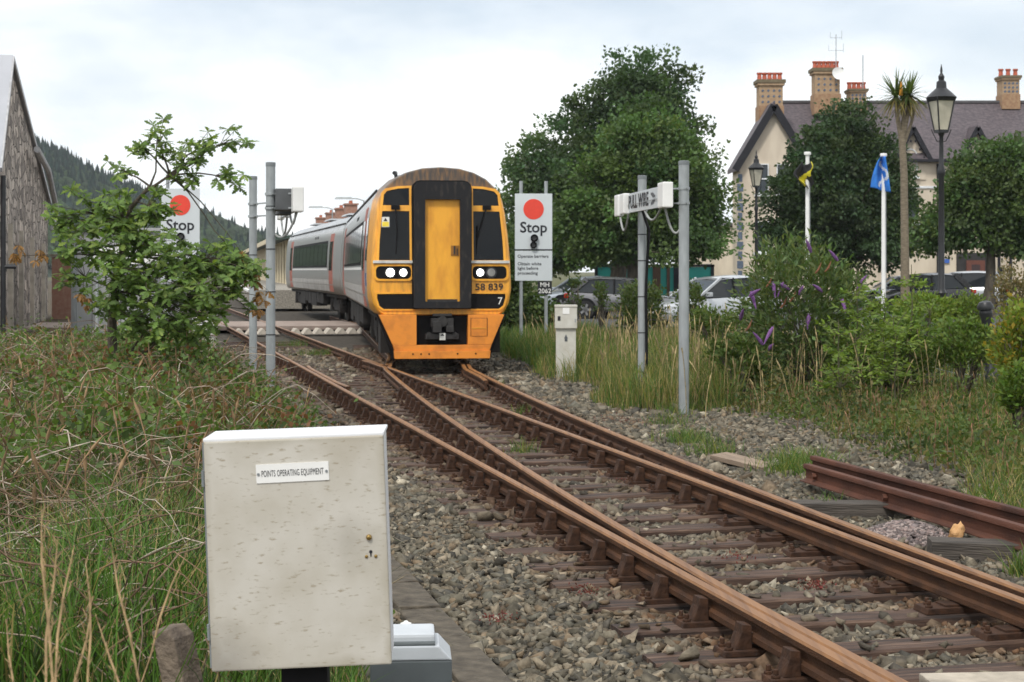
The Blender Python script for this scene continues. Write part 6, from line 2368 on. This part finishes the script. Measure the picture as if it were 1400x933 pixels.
    for q, dead in tips:
        n = rn.randint(7, 12) if not dead else rn.randint(4, 7)
        a0 = rn.uniform(0, 6.28)
        tint = rn.uniform(.75, 1.25)
        for i in range(n):
            a = a0 + i * 2.4 + rn.uniform(-.3, .3)
            el = rn.uniform(-.9, .75) if not dead else rn.uniform(-1.3, -.2)
            d = Vector((math.cos(a) * math.cos(el), math.sin(a) * math.cos(el), math.sin(el)))
            L = rn.uniform(.085, .145) * (1 if not dead else .8)
            up_ = Vector((rn.uniform(-.7, .7), rn.uniform(-1.6, .1), 1))
            y_ = up_.cross(d)
            y_.normalize()
            z_ = d.cross(y_)
            M3 = np.array([d[:], y_[:], z_[:]])
            w = lv.copy()
            w[:, 1] *= .95 if not dead else .8
            w[:, 2] *= 1.0 if not dead else 3.0
            pts = (w * L) @ M3 + np.array(q[:])
            VV.append(pts)
            FF.append(tri + nb)
            nb += len(lv)
            base_c = np.array([.115, .190, .044]) if not dead else np.array([.30, .165, .065])
            if not dead and rn.random() < .22:
                base_c = np.array([.185, .255, .055])
            CC.append(np.tile(base_c * tint * rn.uniform(.75, 1.25), (len(lv), 1)))
    link('foliage', np_mesh('foliage', np.concatenate(VV), np.concatenate(FF), M_leaf, np.concatenate(CC)), root)


sapling()


# ------------------------------------------------------------------ grasses, brambles, dry stems
def blades(name, label, X, Y, h, w, cols, lean, seed, cat='grass', z0=None, curl=.35):
    r = np.random.default_rng(seed)
    n = len(X)
    Z = ground_z(X, Y) - .02 if z0 is None else z0
    a = r.uniform(0, 2 * math.pi, n)
    ln = lean * r.random(n) * h
    dx, dy = np.cos(a) * ln, np.sin(a) * ln
    b = r.uniform(0, math.pi, n)
    wx, wy = np.cos(b) * w / 2, np.sin(b) * w / 2
    base = np.stack([X, Y, Z], 1)
    W = np.stack([wx, wy, np.zeros(n)], 1)
    def pt(t, bend):
        return base + np.stack([dx * bend, dy * bend, h * t], 1)
    p1, p2 = pt(.45, .28), pt(.80, .75)
    tip = pt(1.0 - curl * .25 * r.random(n), 1.25)
    v = np.stack([base - W, base + W, p1 - W * .85, p1 + W * .85, p2 - W * .55, p2 + W * .55, tip - W * .08, tip + W * .08], 1).reshape(-1, 3)
    q = np.array([(0, 1, 3, 2), (2, 3, 5, 4), (4, 5, 7, 6)])
    f = ((np.arange(n) * 8)[:, None, None] + q[None]).reshape(-1, 4)
    c = np.repeat(cols, 8, 0)
    o = link(name, np_mesh(name, v, f, M_blade, c))
    return tag(o, label, cat, kind='stuff')


def mixcol(r, n, pal, p, v=.25):
    pal = np.array(pal)
    return pal[r.choice(len(pal), n, p=p)] * r.uniform(1 - v, 1 + v, (n, 1))


GREEN, MID, DARK, STRAW, BROWN, YEL = (.080, .155, .028), (.070, .115, .028), (.034, .060, .017), (.32, .25, .115), (.145, .095, .050), (.195, .20, .048)


def patch(r, n, x, Y, sx, sy):
    """cloud of n points round the ground seen near pixel column x at depth Y"""
    return (x - 700) / F * Y + r.normal(0, sx, n), Y + r.normal(0, sy, n)


r = np.random.default_rng(41)
# left: green grass in front
n = 36000
Y = 5.2 + 9.9 * r.random(n) ** 1.3
lf = (-220 - 700) / F * Y
rg = np.minimum(rail_a(Y) - 2.15, (330 - 700) / F * Y + .15 * (Y - 6) + .5)
X = lf + (rg - lf) * r.random(n)
den = np.sin(X * 2.3 + 1) * np.cos(Y * 1.4 + X) + r.normal(0, .5, n)
keep = den > -.55
X, Y = X[keep], Y[keep]
n = len(X)
h = r.uniform(.14, .46, n) * (1 + .25 * np.sin(X * 3))
blades('long_grass', 'lush green grass on the bank left of the points cabinet', X, Y, h, r.uniform(.005, .010, n), mixcol(r, n, [(.090, .182, .031), GREEN, DARK, STRAW], [.36, .26, .22, .16]), .75, 1)
# left: dead grass over the bank further back
n = 31000
Y = 8.5 + 27 * r.random(n) ** 1.25
lf = (-220 - 700) / F * Y
rg = rail_a(Y) - (1.95 - .85 * sstep(10, 18, Y)) - .1 + r.normal(0, .12, n)
X = lf + (rg - lf) * r.random(n)
h = r.uniform(.15, .5, n) * np.where(Y > 24, .75, 1)
blades('dead_grass', 'matted dry brown grass covering the left bank', X, Y, h, r.uniform(.004, .010, n) * np.where(Y > 16, 1.6, 1), mixcol(r, n, [BROWN, STRAW, (.085, .062, .034), MID, DARK], [.26, .13, .22, .24, .15]), 1.3, 2, curl=1.5)
# right: verge grass, yellow green with straw
n = 56000
Y = 12.0 + 26 * r.random(n) ** 1.35
X0 = rail_d(Y) + 2.2 + .35 * np.sin(Y * 1.3) + .3 * np.sin(Y * .5)
X0 = np.where(Y < 16.2, np.maximum(X0, 3.9 - (Y - 11.7) * .243 + .12), X0 + np.where(Y < 22, .75, 0.1))
X1 = np.maximum((1820 - 700) / F * Y, X0 + 2)
X = X0 + (X1 - X0) * r.random(n) ** .9
keep = (np.sin(X * 1.9 + Y) * np.cos(Y * 1.2 - X * .7) + r.normal(0, .6, n) > -.75)
X, Y = X[keep], Y[keep]
n = len(X)
h = r.uniform(.07, .25, n) * (1 + .5 * sstep(1.5, 4.0, X - rail_d(Y) - 2))
blades('verge_grass', 'yellow green rough grass on the verge right of the tracks', X, Y, h, r.uniform(.006, .011, n) * np.where(Y > 20, 1.5, 1), mixcol(r, n, [YEL, MID, STRAW, BROWN, GREEN], [.26, .30, .13, .06, .25]), .9, 3)
# right: tall straw grass round the poles and the white cabinet
n = 24000
Y = 22.5 + 19 * r.random(n)
a = rail_d(Y) + 1.55 + .4 * np.sin(Y)
b = np.maximum((1010 - 700) / F * Y, a + .8)
X = a + (b - a) * r.random(n)
h = r.uniform(.22, .72, n) * sstep(0, .7, X - a + .25) * np.where(Y > 31, .85, 1)
blades('tall_grass', 'tall straw and green grass around the white cabinet and poles', X, Y, h, r.uniform(.008, .014, n), mixcol(r, n, [STRAW, YEL, MID, GREEN], [.24, .24, .28, .24]), .5, 4)
# green grass in front of the train's far side and stop board
n = 9000
Y = 31 + 14 * r.random(n)
X = rail_d(Y) + 1.3 + r.random(n) * 3.4
blades('green_grass', 'fresh green grass beside the train below the stop board', X, Y, r.uniform(.2, .6, n), r.uniform(.012, .02, n), mixcol(r, n, [GREEN, MID, YEL], [.55, .3, .15]), .6, 5)
# small tufts on the ballast
TX, TY = [], []
for x, Yt, m, s in ((930, 22.2, 260, .16), (915, 20.5, 160, .14), (940, 18.4, 420, .16), (972, 17.2, 260, .12), (1082, 15.6, 500, .16), (1100, 16.4, 400, .18), (712, 22.0, 90, .10), (716, 17.3, 120, .08), (676, 26.5, 140, .07), (430, 37, 260, .22), (400, 42, 260, .25), (448, 37, 120, .12), (320, 27.5, 500, .28), (312, 30, 400, .3), (1395, 10.4, 120, .05), (1130, 13.0, 60, .05), (460, 25.5, 90, .12)):
    a, b = patch(r, m, x, Yt, s, s * 1.3)
    TX.append(a)
    TY.append(b)
X, Y = np.concatenate(TX), np.concatenate(TY)
n = len(X)
blades('grass_tuft', 'scattered green grass tufts growing out of the ballast', X, Y, r.uniform(.08, .26, n), r.uniform(.006, .010, n), mixcol(r, n, [GREEN, YEL, MID], [.5, .25, .25]), .9, 6)


# dry stalks with seed heads
def stalks(name, label, X, Y, h, seed, col=(.30, .22, .11), thick=.0030, head=.18, cat='dry stalks', lean=.35):
    r = np.random.default_rng(seed)
    n = len(X)
    Z = ground_z(X, Y) - .02
    a = r.uniform(0, 2 * math.pi, n)
    ln = lean * r.normal(0, .6, n) * h
    ts = np.array([0, .35, .7, 1 - head, 1 - head * .6, 1.0])
    rad = np.array([1, .9, .75, .8, 2.4, .4])
    k = 4
    ang = np.arange(k) * 2 * math.pi / k
    px = X[:, None] + np.cos(a)[:, None] * ln[:, None] * ts ** 2
    py = Y[:, None] + np.sin(a)[:, None] * ln[:, None] * ts ** 2
    pz = Z[:, None] + h[:, None] * ts * (1 - .12 * ts * np.abs(ln / h)[:, None])
    th_ = (thick * (1 + r.random(n)))[:, None] * rad
    v = np.stack([px[:, :, None] + th_[:, :, None] * np.cos(ang), py[:, :, None] + th_[:, :, None] * np.sin(ang), np.repeat(pz[:, :, None], k, 2)], -1).reshape(-1, 3)
    T = len(ts)
    bse = (np.arange(n) * T * k)[:, None, None]
    jj = (np.arange(T - 1) * k)[None, :, None]
    ii = np.arange(k)[None, None]
    A = bse + jj + ii
    Bq = bse + jj + (ii + 1) % k
    f = np.stack([A, Bq, Bq + k, A + k], -1).reshape(-1, 4)
    c = np.repeat(np.array(col) * r.uniform(.6, 1.3, (n, 1)), T * k, 0)
    return tag(link(name, np_mesh(name, v, f, M_twig, c)), label, cat, kind='stuff')


n = 560
Y = 21 + 18 * r.random(n)
X = rail_d(Y) + 1.9 + r.random(n) * 4.5
stalks('seeding_stalks', 'straw coloured seeding grass stalks in the right hand verge', X, Y, r.uniform(.5, 1.15, n), 51, (.33, .26, .13), .0035)
n = 420
Y = 12.5 + 10 * r.random(n)
X = rail_d(Y) + 2.6 + r.random(n) * 4.2
X = np.where(Y < 16.2, np.maximum(X, 4.05 - (Y - 11.7) * .243), X)
stalks('weed_stalks', 'thin red brown weed stalks among the grass by the spare rails', X, Y, r.uniform(.2, .5, n), 52, (.22, .13, .07), .0025)
n = 520
Y = 7 + 20 * r.random(n)
lf = (-60 - 700) / F * Y
rg = rail_a(Y) - (1.95 - .85 * sstep(10, 18, Y)) - .2
X = lf + (rg - lf) * r.random(n)
stalks('dead_stalks', 'brown dead stalks standing on the left bank', X, Y, r.uniform(.3, .8, n), 53, (.23, .15, .08), .0030, lean=.6)
# a few close stalks low in the left corner
rs = random.Random(12)
for i in range(10):
    x, yt, Y0, lx = -5 + i * 22 + rs.uniform(-9, 9), rs.uniform(690, 850), rs.uniform(2.9, 3.9), rs.uniform(-60, 70)
    p0, p1 = at(x, 980, Y0), at(x + lx, yt, Y0 + .2)
    gzz = gz(p0.x, p0.y)
    d = p1 - p0
    p00 = p0 + d * ((gzz - p0.z) / d.z)
    mb = MB()
    w_ = rs.uniform(-.05, .05)
    pts = [p00.lerp(p1, t) + Vector((w_ * math.sin(t * 3.1) + .006 * math.sin(t * 17 + i), 0, 0)) for t in np.linspace(0, 1, 11)]
    mb.tube(pts, [.0016, .0015, .0014, .0013, .0012, .0011, .0011, .0022, .0028, .0022, .0006], n=6)
    for k in range(14):
        q = pts[7].lerp(pts[10], k / 14)
        e = q + Vector((rs.uniform(-.014, .014), rs.uniform(-.014, .014), rs.uniform(.008, .03)))
        mb.tube([q, q.lerp(e, .6), e], [.0010, .0014, .0003], n=4)
    o = mb.build('straw_stalk', mat('straw_stalk', (.34, .235, .12), rough=.9, var=.4, scale=30))
    tag(o, 'straw coloured seeding stalk standing over the green grass at left', 'stalk', 'straw stalks over the green grass')


# dry twigs and bramble canes, arching over the bank
def canes(name, label, X, Y, L, seed, col, thick, rise=.5, zoff=0.0, cat='twigs'):
    r = np.random.default_rng(seed)
    n = len(X)
    Z = ground_z(X, Y) + zoff * r.random(n)
    a = r.uniform(0, 2 * math.pi, n)
    T = 7
    ts = np.linspace(0, 1, T)
    k = 4
    hz_ = rise * r.uniform(.2, 1.0, n) * L
    px = X[:, None] + np.cos(a)[:, None] * L[:, None] * ts + r.normal(0, .018, (n, T))
    py = Y[:, None] + np.sin(a)[:, None] * L[:, None] * ts + r.normal(0, .018, (n, T))
    pz = Z[:, None] + hz_[:, None] * np.sin(ts * math.pi * r.uniform(.5, .95, n)[:, None]) + r.normal(0, .015, (n, T))
    rad = (thick * r.uniform(.6, 1.5, n))[:, None] * (1 - .65 * ts)
    ang = np.arange(k) * 2 * math.pi / k
    v = np.stack([px[:, :, None] + rad[:, :, None] * np.cos(ang), py[:, :, None] + rad[:, :, None] * .3 * np.sin(ang), pz[:, :, None] + rad[:, :, None] * np.sin(ang)], -1).reshape(-1, 3)
    bse = (np.arange(n) * T * k)[:, None, None]
    jj = (np.arange(T - 1) * k)[None, :, None]
    ii = np.arange(k)[None, None]
    A = bse + jj + ii
    Bq = bse + jj + (ii + 1) % k
    f = np.stack([A, Bq, Bq + k, A + k], -1).reshape(-1, 4)
    pal = np.array(col)
    c = np.repeat(pal[r.integers(0, len(pal), n)] * r.uniform(.7, 1.25, (n, 1)), T * k, 0)
    return tag(link(name, np_mesh(name, v, f, M_twig, c)), label, cat, kind='stuff')


DRY = [(.30, .24, .18), (.20, .145, .10), (.13, .085, .055), (.36, .31, .25), (.17, .11, .07)]
n = 1700
Y = 9 + 20 * r.random(n) ** 1.1
lf = (-80 - 700) / F * Y
rg = rail_a(Y) - (1.95 - .85 * sstep(10, 18, Y)) - .5
X = lf + (rg - lf) * r.random(n) ** 1.25
canes('dry_bramble_canes', 'tangle of dry grey brown bramble canes over the left bank', X, Y, r.uniform(.3, 1.1, n), 61, DRY, .0050, .55, .12)
n = 460
Y = 5.4 + 5 * r.random(n)
X = (r.uniform(-60, 270, n) - 700) / F * Y
canes('fallen_twigs', 'loose grey twigs lying across the green grass at left', X, Y, r.uniform(.25, .95, n), 62, DRY, .0038, .5, .22)
# one long bleached bent cane
cn = [at(270, 585, 17), at(285, 555, 17), at(305, 530, 17), at(325, 515, 17), at(338, 508, 17)]
# bramble leaves in clumps: reddish and green
n = 40000
m = 520
CY = 8.5 + 19 * r.random(m)
CX = rail_a(CY) - (1.95 - .85 * sstep(10, 18, CY)) - .15 - np.abs(r.normal(0, 2.4, m))
ch_ = r.uniform(.05, .48, m)
ix = r.integers(0, m, n)
P = np.stack([CX[ix] + r.normal(0, .20, n), CY[ix] + r.normal(0, .22, n), np.zeros(n)], 1)
P[:, 2] = ground_z(P[:, 0], P[:, 1]) + np.abs(ch_[ix] + r.normal(0, .10, n))
D = r.normal(size=(n, 3)) + np.array([0, 0, .1])
v, f = leaf_quads(P, D, r.uniform(.035, .080, n), r, wid=.65)
pal = np.array([(.075, .125, .030), (.105, .165, .036), (.12, .085, .032), (.16, .075, .033), (.05, .08, .024)])
cc_ = pal[r.choice(5, m, p=[.40, .26, .12, .07, .15])]
c = np.repeat(cc_[ix] * r.uniform(.7, 1.3, (n, 1)), 4, 0)
tag(link('bramble_leaves', np_mesh('bramble_leaves', v, f, M_leaf, c)), 'low green and reddish bramble leaves at the foot of the left poles', 'brambles', kind='stuff')
# leafy weeds mixed in the right hand verge
n = 24000
m = 330
CY = 13 + 17 * r.random(m)
CX = rail_d(CY) + 2.9 + np.abs(r.normal(0, 2.2, m))
CX = np.where(CY < 16.2, np.maximum(CX, 4.3 - (CY - 11.7) * .243), CX)
ix = r.integers(0, m, n)
P = np.stack([CX[ix] + r.normal(0, .20, n), CY[ix] + r.normal(0, .25, n), np.zeros(n)], 1)
hh_ = r.uniform(.05, .30, m) * (1 + sstep(18, 24, CY))
P[:, 2] = ground_z(P[:, 0], P[:, 1]) + np.abs(hh_[ix] * r.random(n) + r.normal(0, .05, n))
v, f = leaf_quads(P, r.normal(size=(n, 3)) + np.array([0, 0, .5]), r.uniform(.04, .09, n), r, wid=.5)
pal = np.array([(.075, .115, .03), (.10, .14, .036), (.055, .085, .028), (.15, .13, .05)])
c = np.repeat(pal[r.choice(4, m)][ix] * r.uniform(.75, 1.25, (n, 1)), 4, 0)
tag(link('verge_weeds', np_mesh('verge_weeds', v, f, M_leaf, c)), 'leafy green weeds mixed into the verge behind the spare rails', 'weeds', kind='stuff')
# red stonecrop patches on ballast and sleepers
P, C = [], []
for x, y, s in ((1113, 797, .05), (1118, 795, .04), (800, 808, .05), (858, 657, .05), (830, 575, .16), (845, 573, .14), (870, 578, .12), (680, 845, .05), (1005, 760, .05)):
    Yk = F * (EYE + .19) / (y - HOR)
    k = 90
    a, b = patch(r, k, x, Yk, s, s * 1.2)
    P.append(np.stack([a, b, ground_z(a, b) + r.uniform(.02, .075, k)], 1))
P = np.concatenate(P)
v, f = leaf_quads(P, r.normal(size=P.shape) + np.array([0, 0, .8]), r.uniform(.012, .028, len(P)), r, wid=.4)
c = np.repeat(np.array([.17, .040, .036]) * r.uniform(.6, 1.4, (len(P), 1)), 4, 0)
tag(link('red_stonecrop', np_mesh('red_stonecrop', v, f, M_leaf, c)), 'small red stonecrop patches on the ballast and sleepers', 'plants', kind='stuff')
mb = MB().tube(cn, [.010, .009, .008, .006, .004], n=6)
tag(mb.build('bleached_cane', mat('bleached_cane', (.50, .45, .36), rough=.9)), 'single bleached bent cane rising from the brambles', 'cane')

# wire fence at the garden edge
wf = tag(empty('wire_fence', (0, 0, 0)), 'thin wire mesh fence strung to the bollard', 'fence')
w0, w1 = at(1268, 440, 24.2), at(1352, 452, 24.0)
wires = MB()
for dz in (0, -.22, -.44, -.66):
    pts = [w0.lerp(w1, t) + Vector((0, 0, dz - .05 * math.sin(math.pi * t))) for t in np.linspace(0, 1, 9)]
    MB().tube(pts, .0045, n=4).build('wire', M_galv, wf)
for t in np.linspace(0, 1, 16):
    q = w0.lerp(w1, float(t))
    MB().tube([q + Vector((0, 0, -.04)), q + Vector((0, 0, -.9))], .0035, n=4).build('upright_wire', M_galv, wf)
pq = w0 + Vector((0, 0, .05))
MB().cyl((pq.x, pq.y, gz(pq.x, pq.y) - .05), pq, .03, n=8).build('post', M_oldwood, wf)

# ------------------------------------------------------------------ air: thin even haze over the whole place
hb_ = MB().box((0, 650, 54), (3040, 1740, 140))
M_haze = bpy.data.materials.new('thin_haze')
M_haze.use_nodes = True
hn, hl_ = M_haze.node_tree.nodes, M_haze.node_tree.links
hn.clear()
ho = hn.new('ShaderNodeOutputMaterial')
pv = hn.new('ShaderNodeVolumePrincipled')
pv.inputs['Color'].default_value = (0.86, 0.92, 1.0, 1)
pv.inputs['Density'].default_value = 0.00016
pv.inputs['Anisotropy'].default_value = 0.0
hl_.new(pv.outputs[0], ho.inputs['Volume'])
tag(hb_.build('haze', M_haze), 'thin even haze that pales the far wooded hill', 'haze', kind='stuff')
